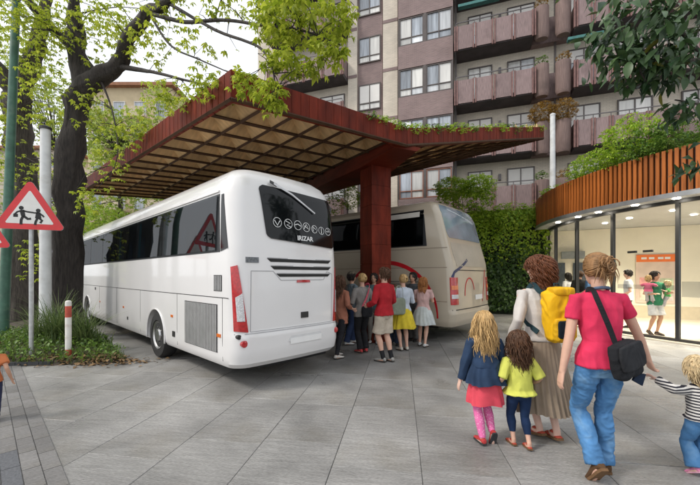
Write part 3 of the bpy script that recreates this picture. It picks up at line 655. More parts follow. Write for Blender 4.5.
K2.ribbon_side('painted_arc', bus2, redp, 0, [(-.3 + .32 * math.cos(math.pi * (1 - i / 14 * .9)), 1.15 + .45 * math.sin(math.pi * (1 - i / 14 * .9))) for i in range(15)], .018, .008, True)
K2.ribbon_side('painted_arc', bus2, redp, 0, [(.62 + .35 * math.sin(i / 10), .95 + .08 * i) for i in range(12)], .02, .008, True)
K2.patch_rear('number_plate', bus2, mat('blank plate', (.78, .78, .77), .3, .03), [(.05, 1.02), (.62, 1.02), (.62, 1.15), (.05, 1.15)], .014, .006, 1, 6)
K2.ribbon_side('bumper_seam', bus2, blackp, 0, [(-1.25 + .125 * i, .82) for i in range(21)], .012, .006, True)
q = MB(); q.box((0, 6, .45), (1.9, 10.8, .3)); q.ob('chassis', dark, bus2, W=False)
# ------------------------------------------------------------------ round glass pavilion
PC = Vector((14.35, 11.3, 0)); RF, RG = 7.3, 6.78; ZC, ZT = 3.62, 4.70
pav = thing('glass_pavilion', (8.2, 11.3, 0), 'round glass pavilion with orange timber slat fascia and planted roof', 'pavilion')
slat = mat('orange timber slat', (.35, .105, .022), .5, .34, 2.5, spec=.25, stretch=(5, 5, .6), rand=.22, bump=.2, bscale=10); backm = mat('dark slat backing', (.05, .018, .008), .8)
def PA(a, r, z=0.0): return PC + Vector((math.cos(a) * r, math.sin(a) * r, z))
A0, A1 = R(128), R(252)                     # from the back, round the west face, to the front right
def arcring(r0, r1, z0, z1, n=48, a0=A0, a1=A1):
    q = MB(); rs = []
    for i in range(n + 1):
        a = a0 + (a1 - a0) * i / n; rs.append([PA(a, r0, z0), PA(a, r1, z0), PA(a, r1, z1), PA(a, r0, z1)])
    q.rings(rs); return q
arcring(RF - .12, RF - .07, ZC, ZT - .04).ob('fascia_backing', backm, pav, smooth=40)
ns = 126
sme_ = MB(); sme_.box((0, 0, (ZT - ZC) / 2), (.055, .078, ZT - ZC)); sm_me = sme_.mesh('slat'); sm_me.materials.append(slat)
for i in range(ns):
    a = A0 + (A1 - A0) * (i + .5) / ns; p = PA(a, RF - .03 + random.uniform(-.004, .004), ZC)
    link('slat', sm_me, None, pav, WM[pav.name].inverted() @ p, (0, 0, a))
soff = mat('soffit', (.42, .43, .44), .45, .06, 2)
arcring(.2, RF + .015, ZC - .07, ZC - .002).ob('soffit', soff, pav, smooth=40)
arcring(RF - .02, RF + .03, ZC - .09, ZC + .03).ob('drip_edge', mat('steel trim', (.4, .41, .42), .35, .1, metal=.7), pav, smooth=40)
arcring(.2, RF - .14, ZT - .35, ZT - .2).ob('roof_slab', mat('roof soil', (.09, .075, .05), .95, .3, 6), pav, smooth=40)
floorm = mat('pavilion floor', (.58, .52, .42), .25, .05, 3)
arcring(.2, RG + .22, -.005, .035).ob('floor', floorm, pav, smooth=40)
arcring(RG - .06, RG + .06, .036, .10).ob('base_rail', blackp, pav, smooth=40); arcring(RG - .05, RG + .05, ZC - .16, ZC - .072).ob('head_rail', blackp, pav, smooth=40)
def ang(px, r):                             # angle on the ring where a photo column meets its near side
    k = (px - 350) / F; d = Vector((k, 1, 0)); A_ = d.dot(d); B_ = -2 * d.dot(PC); C_ = PC.dot(PC) - r * r
    y = (-B_ - math.sqrt(max(B_ * B_ - 4 * A_ * C_, 0))) / (2 * A_); p = d * y; return math.atan2(p.y - PC.y, p.x - PC.x) % (2 * math.pi)
mul = sorted([ang(p, RG) for p in (540, 556, 577, 613, 678)] + [ang(678, RG) + R(20), ang(678, RG) + R(38)]); mul = [R(130)] + mul + [R(251)]
pane_m = glassmat('clear glass', (.93, .95, .95), fres=1.30)
for i, a in enumerate(mul):
    q = MB(); p = PA(a, RG, (ZC) / 2 - .01); q.box(p, (.10, .075, ZC - .18), a); q.ob('mullion', blackp, pav)
for a, b in zip(mul, mul[1:]):
    q = MB(); n = 8; q.grid([[PA(a + .006 + (b - a - .012) * i / n, RG, z) for i in range(n + 1)] for z in (.10, ZC - .16)]); q.ob('glass_pane', pane_m, pav, smooth=True)
frost = glassmat('frosted band', (.62, .64, .66), rough=.4, fres=1.5)
a = ang(679, RG); q = MB(); q.grid([[PA(a + .008 + R(19) * i / 8, RG + .006, z) for i in range(9)] for z in (1.14, 1.52)]); q.ob('frosted_band', frost, pav, smooth=True)
a = ang(616, RG); q = MB(); q.grid([[PA(a + .008 + (ang(676, RG) - a - .012) * i / 8, RG + .006, z) for i in range(9)] for z in (1.30, 1.42)]); q.ob('frosted_band', frost, pav, smooth=True)
for px in (630, 646):                       # door closers
    q = MB(); p = PA(ang(px, RG), RG - .08, 2.32); q.box(p, (.06, .22, .06), ang(px, RG)); q.ob('door_fitting', blackp, pav)
# inside
wallm = mat('pavilion wall', (.80, .75, .62), .7, .03, 2); greyw = mat('pavilion grey wall', (.35, .37, .38), .6, .05, 2)
I0, I1 = Vector((8.2, 15.0, 0)), Vector((15.5, 11.4, 0)); iw = (I1 - I0).normalized(); inn = Vector((iw.y, -iw.x, 0))
if inn.y > 0: inn = -inn
def on_wall(px, off=0.0):
    o = I0 + inn * off; r = (px - 350) / F; t = (r * o.y - o.x) / (iw.x - r * iw.y); return o + iw * t
q = MB(); q.prism([I0, I1, I1 + UPZ * (ZC - .08), I0 + UPZ * (ZC - .08)], -inn * .15); q.ob('inner_wall', wallm, pav)
q = MB(); q.prism([I0 + inn * .02, I1 + inn * .02, I1 + inn * .02 + UPZ * .5, I0 + inn * .02 + UPZ * .5], -inn * .018); q.ob('wainscot', mat('wainscot', (.62, .53, .38), .5, .05), pav)
def wall_box(name, px0, px1, y0, y1, m, off=.02, th=.04):
    a, b = on_wall(px0, off), on_wall(px1, off); za = CH + (HOR - y1) / F * a.y; zb = CH + (HOR - y0) / F * a.y
    q = MB(); q.prism([a + UPZ * za, b + UPZ * za, b + UPZ * zb, a + UPZ * zb], inn * th); return q.ob(name, m, pav)
wall_box('inner_window', 573, 586, 263, 300, mat('dark inner glass', (.07, .08, .09), .15), .02, .05); wall_box('inner_window', 551, 565, 263, 303, MATS['dark inner glass'], .02, .05)
wall_box('air_unit', 561, 584, 252, 259, mat('unit grey', (.25, .27, .28), .5), .02, .25)
wall_box('counter', 580, 612, 296, 318, mat('counter', (.5, .45, .36), .4, .08), .02, .6)
# wall poster: orange header over a pale picture panel
pw = thing('wall_poster', on_wall(656, .02), 'framed wall poster with orange header inside the glass pavilion', 'poster', math.atan2(iw.y, iw.x))
def pbox(name, x0, x1, z0, z1, m, o): 
    q = MB(); q.box(((x0 + x1) / 2, -o, (z0 + z1) / 2), (x1 - x0, .012, z1 - z0)); return q.ob(name, m, pw, W=False)
dd = on_wall(656).y; zt_ = CH + (HOR - 254) / F * dd; zl_ = CH + (HOR - 303) / F * dd; hwp = .62
pbox('backing_board', -hwp, hwp, zl_, zt_, mat('poster peach', (.66, .52, .44), .5, .15, 2), .012); pbox('header', -hwp + .02, hwp - .02, zt_ - .30, zt_ - .02, mat('poster orange', (.80, .18, .03), .5, .06), .026)
for (x0, x1, z0, z1, c) in ((-.5, .1, .10, .62, (.75, .62, .5)), (.12, .5, .5, .95, (.55, .62, .42)), (-.5, .05, .68, .98, (.75, .35, .32)), (.15, .5, .1, .42, (.62, .55, .5))):
    pbox('picture', x0, x1, zl_ + z0, zl_ + z1, mat('poster print %.2f' % c[0] + str(z0), c, .5, .35, 5), .026)
for x0 in (-.45, -.22, .05, .25): pbox('header_print', x0, x0 + .16, zt_ - .20, zt_ - .12, stick, .034)
# ceiling lights: glowing discs near the glass and over the hall
lampm = emit('lamp glow', (1.0, .93, .80), 30)
spots = [PA(ang(p, RG), RG + .26, ZC - .075) for p in (566, 586, 606, 642, 682)] + [PA(ang(682, RG) + R(15), RG + .26, ZC - .075)]
spots += [PA(a, r, ZC - .075) for a, r in ((R(195), 5.2), (R(205), 5.2), (R(180), 5.2), (R(168), 5.3), (R(215), 5.0), (R(190), 3.8), (R(203), 3.8), (R(217), 3.6))]
for i, p in enumerate(spots):
    q = MB(); q.tube([p + UPZ * .004, p - UPZ * .012], .075, 16); q.ob('downlight', lampm, pav)
    l = bpy.data.lights.new('downlight_lamp', 'SPOT'); l.energy = 120 if i < 6 else 330; l.spot_size = R(120); l.spot_blend = .7; l.color = (1.0, .90, .72); l.shadow_soft_size = .08
    lo = bpy.data.objects.new('downlight_lamp', l); COL.objects.link(lo); lo.location = p - UPZ * .03
# black chair just inside
chx = thing('office_chair', PA(ang(694, RG) + R(1), RG - 1.0, .035), 'black office chair inside the pavilion by its glass', 'chair', R(30))
q = MB(); q.box((0, 0, .48), (.46, .46, .08)); q.ob('seat', blackp, chx, W=False); q = MB(); q.box((.05, .22, .85), (.42, .07, .5)); q.ob('backrest', blackp, chx, W=False)
q = MB(); q.tube([(0, 0, .08), (0, 0, .44)], .03, 8); q.ob('stem', blackp, chx, W=False)
for i in range(5):
    a = 2 * math.pi * i / 5; q = MB(); q.tube([(0, 0, .08), (.28 * math.cos(a), .28 * math.sin(a), .05)], .02, 6); q.ob('leg', blackp, chx, W=False)
    q = MB(); q.ell((.28 * math.cos(a), .28 * math.sin(a), .03), (.03, .03, .03), 8, 6); q.ob('castor', blackp, chx, W=False)
# ------------------------------------------------------------------ posts, signs
def pole(name, base, h, r0, r1, m, label, cat, lean=(0, 0), collar=True):
    t = thing(name, base, label, cat); q = MB(); q.tube([(lean[0] * k, lean[1] * k, h * k) for k in (0, .3, .6, 1)], [r0 + (r1 - r0) * k for k in (0, .3, .6, 1)], 16); q.ob('shaft', m, t, W=False, smooth=50)
    if collar:
        q = MB(); q.tube([(0, 0, 0), (0, 0, .03), (0, 0, .031), (0, 0, .18)], [r0 * 1.9, r0 * 1.9, r0 * 1.3, r0 * 1.25], 16); q.ob('base_collar', m, t, W=False, smooth=40)
    return t
wpaint = mat('white pole paint', (.62, .63, .63), .5, .1, 5, dirt=((.35, .33, .28), 3, .55, .5)); green = mat('green pole paint', (.05, .13, .09), .5, .25, 6, dirt=((.15, .17, .14), 3, .55, .5))
tp = pole('white_pole', P(45.5, 330, 8.6) * Vector((1, 1, 0)), 5.3, .13, .105, wpaint, 'plain white steel pole standing among the tree trunks', 'pole')
q = MB(); q.tube([(0, 0, 5.3), (0, 0, 5.36), (0, 0, 5.40)], [.13, .13, .05], 14); q.ob('cap', blackp, tp, W=False)
pole('green_lamp_post', Vector((-8.75, 8.7, 0)), 9.0, .11, .08, green, 'tall dark green lamp post beside the pavement', 'lamp post', (.35, 0))
tp = pole('white_flagpole', Vector((8.75, 14.9, 0)), 8.55, .13, .10, wpaint, 'tall white mast rising behind the round pavilion', 'pole')
q = MB(); q.tube([(0, 0, 8.55), (0, 0, 8.62), (0, 0, 8.66)], [.11, .11, .04], 14); q.ob('cap', wpaint, tp, W=False)
redsign = mat('sign red', (.62, .02, .025), .4, .1, coat=.3); whitesign = mat('sign white', (.72, .71, .68), .45, .05); steel = mat('galvanised post', (.45, .46, .46), .4, .15, 12, metal=.5)
def rtri(r, cr, n=6, up=0.0):                # rounded triangle, point up, radius r
    pts = []
    for k in range(3):
        a = math.pi / 2 + k * 2 * math.pi / 3; c = (math.cos(a) * (r - cr), math.sin(a) * (r - cr))
        for i in range(n + 1):
            b = a - math.pi / 3 + 2 * math.pi / 3 * i / n; pts.append((c[0] + cr * math.cos(b), c[1] + cr * math.sin(b)))
    return pts
def sign(base, zc, r, rz, label):
    t = thing('warning_sign', base, label, 'road sign', rz)
    q = MB(); q.tube([(0, .05, 0), (0, .05, zc + r * .6)], .038, 14); q.ob('post', steel, t, W=False, smooth=50)
    q = MB(); q.tube([(0, .05, 0), (0, .05, .02)], .09, 12); q.ob('base_plate', steel, t, W=False)
    def plate(name, rr, cr, o, m, th, dz=0): 
        q = MB(); q.prism([(x, -o, zc + z + dz) for x, z in rtri(rr, cr)], (0, th, 0)); return q.ob(name, m, t, W=False)
    plate('sign_back', r, .06, 0, steel, .02); plate('red_border', r * .995, .06, .006, redsign, .006); plate('white_field', r * .70, .02, .010, whitesign, .004)
    return t
SB = Vector((-6.25, 6.74, 0)); sg_ = sign(SB, 2.90, .60, R(22), 'triangular school children warning sign on a slim grey post')
pic = mat('sign black', (.01, .01, .01), .5)
def blob(pts, r): 
    q = MB(); q.tube([(x, -.013, z) for x, z in pts], r if hasattr(r, '__len__') else [r] * len(pts), 8, ratio=.10, up=(1, 0, 0) if abs(pts[0][0] - pts[-1][0]) < .5 * abs(pts[0][1] - pts[-1][1]) else (0, 0, 1)); return q
def disc(x, z, r):
    q = MB(); q.prism([(x + r * math.cos(2 * math.pi * i / 14), -.0125, z + r * math.sin(2 * math.pi * i / 14)) for i in range(14)], (0, .002, 0)); return q
def stroke(pts, w0, w1=None):
    q = MB(); w1 = w1 or w0; n = len(pts)
    L_, R_ = [], []
    for i, p in enumerate(pts):
        a = Vector(pts[max(i - 1, 0)]); b = Vector(pts[min(i + 1, n - 1)]); d = (b - a).normalized(); nn = Vector((-d.y, d.x)) * (w0 + (w1 - w0) * i / max(n - 1, 1))
        L_.append(Vector(p) + nn); R_.append(Vector(p) - nn)
    q.prism([(v.x, -.0125, v.y) for v in R_ + L_[::-1]], (0, .002, 0)); return q
zc = 2.85
for nm, q in (('pictogram_head', disc(-.13, zc + .13, .038)), ('pictogram_body', stroke([(-.12, zc + .09), (-.10, zc - .02)], .036, .034)), ('pictogram_leg', stroke([(-.10, zc - .02), (-.13, zc - .10), (-.135, zc - .19)], .022)), ('pictogram_leg', stroke([(-.10, zc - .02), (-.03, zc - .08), (.02, zc - .07)], .022)), ('pictogram_arm', stroke([(-.12, zc + .08), (-.19, zc + .05), (-.23, zc + .0)], .015)), ('pictogram_arm', stroke([(-.11, zc + .08), (-.04, zc + .06), (.05, zc + .05)], .015)), ('pictogram_bag', stroke([(-.25, zc - .02), (-.18, zc - .02)], .03)),
              ('pictogram_head', disc(.13, zc + .095, .038)), ('pictogram_body', stroke([(.13, zc + .06), (.13, zc - .06)], .034, .05)), ('pictogram_leg', stroke([(.12, zc - .05), (.09, zc - .13), (.08, zc - .19)], .02)), ('pictogram_leg', stroke([(.14, zc - .05), (.19, zc - .10), (.16, zc - .15)], .02)), ('pictogram_arm', stroke([(.13, zc + .05), (.07, zc + .045), (.05, zc + .05)], .014)), ('pictogram_arm', stroke([(.14, zc + .05), (.20, zc + .0), (.22, zc - .03)], .015))):
    q.ob(nm, pic, sg_, W=False)
sign(Vector((-8.4, 7.9, 0)), 2.62, .55, R(18), 'second warning sign half cut off beside the green lamp post')
# red and white marker post in the bed
mp_ = thing('marker_post', Vector((-5.47, 6.70, 0)), 'short white and red marker post beside the grassy bed', 'post')
wm_ = mat('worn white', (.70, .68, .64), .6, .08, 6, dirt=((.35, .2, .12), 5, .55, .6)); rm_ = mat('worn red', (.45, .07, .04), .6, .25, 8)
for (z0, z1, m) in ((0, .10, wm_), (.10, .24, rm_), (.24, .86, wm_), (.86, 1.08, rm_), (1.08, 1.16, wm_)):
    q = MB(); q.tube([(0, 0, z0), (0, 0, z1)], .052, 14); q.ob('band', m, mp_, W=False, smooth=50)
q = MB(); q.ell((0, 0, 1.16), (.052, .052, .03), 14, 8); q.ob('cap', wm_, mp_, W=False, smooth=True)
# ------------------------------------------------------------------ vegetation
def leaf_batch(name, pos, axis, nrm, size, m, parent=None, aspect=.42, fold=.18, droop=.25, W=True, kind=None):
    pos = np.asarray(pos, float); n = len(pos); axis = np.asarray(axis, float); nrm = np.asarray(nrm, float); size = np.broadcast_to(np.asarray(size, float), (n,))
    axis = axis / (np.linalg.norm(axis, axis=1, keepdims=True) + 1e-9)
    side = np.cross(axis, nrm); side /= (np.linalg.norm(side, axis=1, keepdims=True) + 1e-9); up = np.cross(side, axis)
    s = size[:, None]
    v0 = pos; vl = pos + axis * s * .5 + side * s * aspect * .5 + up * s * fold * .5; vr = pos + axis * s * .5 - side * s * aspect * .5 + up * s * fold * .5
    vt = pos + axis * s - up * s * droop; vm = pos + axis * s * .52
    V = np.stack([v0, vl, vt, vr, vm], 1).reshape(-1, 3)
    if parent is not None and W:
        M = np.array(WM[parent.name].inverted()); V = V @ M[:3, :3].T + M[:3, 3]
    b = (np.arange(n) * 5)[:, None]
    T = np.concatenate([b + np.array([[0, 4, 1]]), b + np.array([[1, 4, 2]]), b + np.array([[2, 4, 3]]), b + np.array([[3, 4, 0]])], 1).reshape(-1)
    me = bpy.data.meshes.new(name); me.vertices.add(len(V)); me.vertices.foreach_set('co', V.ravel())
    nt_ = len(T) // 3; me.loops.add(len(T)); me.loops.foreach_set('vertex_index', T.astype(np.int32)); me.polygons.add(nt_); me.polygons.foreach_set('loop_start', np.arange(0, len(T), 3, dtype=np.int32))
    me.update(calc_edges=True); me.validate()
    o = link(name, me, m, parent)
    if kind: o['kind'] = kind
    return o
def rnd_dirs(n):
    d = rng.normal(size=(n, 3)); return d / np.linalg.norm(d, axis=1, keepdims=True)
def palmate(centers, sz, k=5, droop=.5):     # clusters of k leaflets fanning out from each centre
    c = np.asarray(centers); n = len(c); fwd = rng.normal(size=(n, 3)); fwd[:, 2] = fwd[:, 2] * .3 - .15; fwd /= np.linalg.norm(fwd, axis=1, keepdims=True)
    up = rnd_dirs(n) * .45 + np.array([0, 0, 1.0]); side = np.cross(fwd, up); side /= np.linalg.norm(side, axis=1, keepdims=True); up = np.cross(side, fwd)
    P_, A_, N_, Z_ = [], [], [], []
    s0 = rng.uniform(.7, 1.25, n) * sz
    for i in range(k):
        a = (i / (k - 1) - .5) * R(210)
        ax = fwd * math.cos(a) + side * math.sin(a) - np.array([0, 0, 1.0]) * droop * rng.uniform(.4, 1.2, (n, 1))
        P_.append(c + fwd * 0); A_.append(ax); N_.append(up); Z_.append(s0 * (1 - .35 * abs(i / (k - 1) - .5) * 2) * rng.uniform(.85, 1.1, n))
    return np.concatenate(P_), np.concatenate(A_), np.concatenate(N_), np.concatenate(Z_)
def in_ell(c, r, n, shell=0.0):
    d = rnd_dirs(n); rad = rng.uniform(shell, 1, n) ** (1 / 2.2); return np.asarray(c) + d * rad[:, None] * np.asarray(r)
bark = mat('dark wet bark', (.030, .024, .021), .85, .5, 5, stretch=(5, 5, .8), bump=1.0, bscale=7); bark2 = mat('grey bark', (.055, .046, .038), .9, .5, 5, stretch=(5, 5, .7), bump=1.0, bscale=7)
spring = leafmat('spring leaf', (.19, .27, .016), (.56, .62, .07), tl=.5); spring2 = leafmat('far spring leaf', (.22, .32, .04), (.52, .60, .15), tl=.5)
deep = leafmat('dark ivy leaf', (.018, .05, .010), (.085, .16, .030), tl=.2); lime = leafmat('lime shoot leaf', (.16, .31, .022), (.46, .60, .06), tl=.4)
grassm = leafmat('grass blade', (.05, .09, .02), (.20, .26, .07), tl=.35); autumn = leafmat('autumn leaf', (.20, .10, .025), (.42, .26, .05), tl=.3); midg = leafmat('mid green leaf', (.05, .12, .02), (.20, .32, .05), tl=.35)
def knot(pts, rad, jit=.0):                 # smooth a pixel polyline into a limb
    out = []; rr = []
    for i in range(len(pts) - 1):
        p0 = pts[max(i - 1, 0)]; p1, p2 = pts[i], pts[i + 1]; p3 = pts[min(i + 2, len(pts) - 1)]
        for k in range(5):
            t = k / 5; q = .5 * ((2 * p1) + (p2 - p0) * t + (2 * p0 - 5 * p1 + 4 * p2 - p3) * t * t + (3 * p1 - p0 - 3 * p2 + p3) * t ** 3)
            out.append(q + Vector((random.gauss(0, jit), random.gauss(0, jit), random.gauss(0, jit)))); rr.append(rad[i] + (rad[i + 1] - rad[i]) * t)
    out.append(pts[-1]); rr.append(rad[-1]); return out, rr
def tree(name, label, base, m, limbs, blobs, leaf, lsz, group=None, k=5, trunkname='trunk', twig=True, mult=1.0):
    t = thing(name, base, label, 'tree', 0, group); anchors = []
    for i, (pts, rad) in enumerate(limbs):
        w_ = [P(*p) for p in pts]
        if i == 0: w_[0].z = min(w_[0].z, -.05)
        pp, rr = knot(w_, rad, rad[0] * .03); n = 44 if rad[0] > .12 else 7; q = MB(); q.tube(pp, rr, n)
        if rad[0] > .12:
            q.v = [tuple(Vector(v) + Vector((noise.noise(Vector((v[0] * 17, v[1] * 17, v[2] * 2.5))), noise.noise(Vector((v[0] * 17 + 4, v[1] * 17, v[2] * 2.5))), 0)) * .035) for v in q.v]
            q.v = [tuple(Vector(v) + Vector((noise.noise(Vector(v) * 2.2), noise.noise(Vector(v) * 2.2 + Vector((9, 0, 0))), 0)) * rad[0] * .35) for v in q.v]
        q.ob('trunk' if i == 0 else 'branch', m, t, smooth=True)
        anchors += pp[len(pp) // 3:]
    cen = []; tw = MB(); AN = np.array([tuple(a) for a in anchors])
    for (px, py, d, rx, ry, n) in blobs:
        n = int(n * mult); c = P(px, py, d); sc = d / F; pts = in_ell(c, (rx * sc, max(rx, ry) * sc * .8, ry * sc), n); cen.append(pts)
        if twig:
            for q in range(max(3, n // 14)):
                e = Vector(pts[rng.integers(n)]); j = int(np.argmin(np.linalg.norm(AN - np.array(e), axis=1) + rng.uniform(0, .6, len(AN)))); a = Vector(AN[j]); L_ = (e - a).length
                mid = a.lerp(e, .5) + Vector((random.gauss(0, .08), random.gauss(0, .08), .12 * L_ * random.random())); r = .006 + .006 * min(L_, 2.5)
                tw.tube([a, a.lerp(mid, .5) + Vector((0, 0, .03)), mid, mid.lerp(e, .55), e], [r, r * .8, r * .6, r * .45, .003], 4, cap=False)
    if tw.v: tw.ob('twigs', m, t, smooth=True, kind='stuff')
    cen = np.concatenate(cen); pa = palmate(cen, lsz, k); leaf_batch('crown', *pa, leaf, t, aspect=.46, kind='stuff')
    return t
# main dark tree: trunk beside the sign, forks, the right bough reaches out over the canopy corner
tree('spreading_tree', 'dark barked tree with bright spring leaves reaching over the timber canopy', Vector((-7.75, 9.4, 0)), bark,
     [([(66, 340, 9.4), (67, 270, 9.3), (70, 178, 9.2), (75, 111, 9.1), (84, 82, 9.0), (77, 45, 9.0), (76, 15, 9.0), (66, -60, 9.0)], [.37, .32, .29, .27, .25, .20, .16, .09]),
      ([(82, 90, 9.0), (97, 78, 8.8), (118, 66, 8.5), (127, 41, 8.0), (149, 13, 7.4), (168, 3, 7.0), (200, -15, 6.4)], [.27, .22, .18, .15, .12, .09, .05]),
      ([(76, 50, 9.0), (60, 35, 8.9), (45, 22, 8.8), (20, -10, 8.6)], [.17, .12, .10, .06]),
      ([(118, 66, 8.5), (140, 70, 8.0), (152, 72, 7.4), (185, 80, 6.4), (215, 88, 5.8)], [.07, .05, .035, .022, .01]),
      ([(149, 13, 7.4), (185, 22, 6.6), (222, 20, 6.0), (260, 25, 5.3), (300, 30, 4.8), (340, 45, 4.6)], [.045, .036, .028, .022, .016, .008]),
      ([(168, 3, 7.0), (215, 30, 6.0), (255, 45, 5.2), (270, 62, 4.8), (276, 90, 4.6)], [.035, .026, .02, .014, .007]),
      ([(149, 13, 7.4), (170, 45, 6.8), (200, 60, 6.2), (235, 75, 5.4)], [.03, .02, .014, .007]),
      ([(100, 78, 8.8), (112, 110, 8.2), (118, 150, 7.9), (110, 180, 7.7)], [.03, .018, .012, .005]),
      ([(200, -15, 6.4), (250, -25, 5.4), (300, -20, 4.9), (345, 0, 4.6)], [.05, .04, .03, .015])],
     [(300, 22, 4.8, 48, 26, 150), (330, 52, 4.6, 22, 18, 42), (268, 18, 5.2, 26, 24, 55), (345, 20, 4.6, 16, 20, 26), (285, 62, 4.7, 24, 14, 42), (248, 85, 4.9, 20, 14, 30), (272, 96, 4.6, 16, 20, 40), (310, 70, 4.7, 18, 10, 18),
      (210, 88, 5.8, 34, 16, 42), (170, 95, 6.4, 26, 22, 40), (150, 45, 7.4, 26, 26, 45), (205, 42, 6.2, 34, 26, 26), (120, 30, 8.0, 28, 28, 70), (165, 12, 7.0, 30, 14, 28), (225, 8, 6.0, 30, 12, 22), (90, 30, 8.6, 30, 34, 90), (50, 25, 8.4, 34, 30, 90), (20, 15, 8.2, 30, 24, 80), (95, 110, 8.6, 22, 30, 45), (45, 80, 8.3, 24, 24, 40), (130, 130, 8.0, 26, 20, 45), (110, 165, 7.7, 16, 28, 34), (85, 200, 8.0, 16, 18, 26), (300, -18, 4.9, 60, 22, 90), (200, -25, 6.2, 60, 20, 60), (80, -25, 8.5, 80, 22, 120)], spring, .105, mult=1.9)
tree('leaning_tree', 'grey barked tree with forked trunk behind the green lamp post', P(20, 322, 12.0) * Vector((1, 1, 0)), bark2,
     [([(22, 330, 12), (24, 250, 12), (23, 175, 12), (16, 111, 11.8), (11, 85, 11.6), (-10, 60, 11.4), (-40, 20, 11.2)], [.50, .42, .40, .34, .28, .18, .1]),
      ([(17, 115, 11.8), (30, 70, 11.7), (39, 38, 11.6), (50, -10, 11.5)], [.30, .26, .20, .1])],
     [(10, 60, 11, 30, 30, 90), (35, 40, 11.2, 34, 30, 90), (5, 120, 11, 20, 30, 60), (40, 110, 10.6, 24, 24, 50), (55, 160, 10.8, 20, 28, 36), (10, 170, 10.8, 20, 24, 40), (5, 5, 11, 40, 22, 70), (60, 225, 11.3, 18, 26, 30), (40, 260, 11.2, 20, 26, 44)], spring, .14, mult=1.5)
for i, (px, d, h, blobs, lab) in enumerate([
    (120, 19, 150, [(120, 170, 19, 34, 40, 260), (95, 130, 19, 30, 34, 220), (140, 130, 19.5, 30, 26, 180), (100, 225, 18.5, 28, 26, 220)], 'pale leafy tree standing in front of the yellow house'),
    (60, 22, 150, [(60, 120, 22, 40, 50, 300), (30, 190, 22, 36, 50, 280), (70, 220, 21, 34, 34, 220), (20, 80, 22, 40, 50, 280), (45, 275, 21, 40, 22, 180)], 'broad pale tree filling the gap behind the grey forked trunk'),
    (170, 24, 170, [(165, 100, 24, 24, 16, 90), (150, 190, 23, 36, 24, 220), (190, 205, 23, 30, 16, 140)], 'small pale tree behind the far end of the canopy')]):
    tree('distant_tree', lab, P(px, 300, d) * Vector((1, 1, 0)), bark2, [([(px, 312, d), (px + 2, 240, d), (px - 4, h, d)], [.22, .16, .06])], blobs, spring2, .21, mult=2.4, group='trees in front of the far houses', twig=True)
# shrub bright beside the white coach's front
def shrub(name, label, cells, leaf, sz, base, cat='shrub', group=None, k=4, stems=5, aspect=.46, m=bark2, flat=.3):
    """cells: (centre, radii, count)"""
    t = thing(name, base, label, cat, 0, group); b = Vector(base); pos = []
    q = None
    for c, r, n in cells: pos.append(in_ell(c, r, n, flat))
    pos = np.concatenate(pos)
    for i in range(stems):
        e = Vector(pos[rng.integers(len(pos))]); q = MB(); q.tube([b + Vector((random.uniform(-.05, .05), random.uniform(-.05, .05), -.02)), b.lerp(e, .5) + Vector((random.uniform(-.1, .1), 0, .05)), e], [.025, .018, .006], 5); q.ob('stem', m, t)
    leaf_batch('foliage', *palmate(pos, sz, k, .25), leaf, t, aspect=aspect, kind='stuff'); return t
shrub('leafy_bush', 'bright green bush beside the front of the white coach', [(P(105, 225, 14.5), (1.2, 1.0, .9), 420), (P(135, 222, 15), (1.0, .9, .7), 300), (P(85, 245, 14.2), (.8, .8, .9), 260)], lime, .15, P(105, 310, 14.6) * Vector((1, 1, 0)))
# ivy hedge behind the beige coach: dense dark mass with lime shoots on top
def hedge(px0, px1, ztop, o, label, lime_n, dens):
    a = Vector((FX, FY, 0)) + Vector((.945, -.326, 0)) * S(px0, o) + Vector((-.326, -.945, 0)) * o; b = Vector((FX, FY, 0)) + Vector((.945, -.326, 0)) * S(px1, o) + Vector((-.326, -.945, 0)) * o
    t = thing('ivy_hedge', (a + b) / 2, label, 'hedge'); L_ = (b - a).length; u = (b - a).normalized(); nn = Vector((-.326, -.945, 0))
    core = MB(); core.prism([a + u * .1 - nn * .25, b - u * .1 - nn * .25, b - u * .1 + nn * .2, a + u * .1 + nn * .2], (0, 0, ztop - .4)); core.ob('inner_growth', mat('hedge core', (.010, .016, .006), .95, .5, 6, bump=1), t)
    n = int(L_ * ztop * dens); uu = rng.uniform(0, L_, n); zz = rng.uniform(.05, 1, n) * ztop
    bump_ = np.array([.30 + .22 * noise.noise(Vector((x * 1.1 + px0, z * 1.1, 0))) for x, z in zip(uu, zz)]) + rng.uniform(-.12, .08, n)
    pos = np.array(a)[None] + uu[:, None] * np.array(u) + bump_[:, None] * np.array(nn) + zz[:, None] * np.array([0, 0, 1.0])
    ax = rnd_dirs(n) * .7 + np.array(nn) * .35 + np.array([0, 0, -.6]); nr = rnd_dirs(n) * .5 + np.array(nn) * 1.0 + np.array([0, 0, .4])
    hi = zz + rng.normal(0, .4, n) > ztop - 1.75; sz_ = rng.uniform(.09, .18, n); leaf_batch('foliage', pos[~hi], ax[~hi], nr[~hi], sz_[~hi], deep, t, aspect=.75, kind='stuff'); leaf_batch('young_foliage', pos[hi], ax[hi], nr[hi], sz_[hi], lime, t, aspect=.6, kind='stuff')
    cs = []
    for i in range(lime_n):
        x = rng.uniform(.1, L_ - .1); top = ztop + rng.uniform(-.1, .45); c = np.array(a) + x * np.array(u) + np.array(nn) * rng.uniform(-.2, .45)
        hgt = rng.uniform(.5, 1.3); m_ = 30; zz2 = rng.uniform(0, 1, m_); cs.append(c + np.stack([rng.normal(0, .11, m_), rng.normal(0, .11, m_), top - hgt * zz2], 1))
    leaf_batch('shoots', *palmate(np.concatenate(cs), .11, 4, .1), lime, t, kind='stuff'); return t
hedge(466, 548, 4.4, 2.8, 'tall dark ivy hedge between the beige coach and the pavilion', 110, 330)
hedge(325, 462, 4.2, 2.5, 'long dark hedge running behind the beige coach', 40, 120)
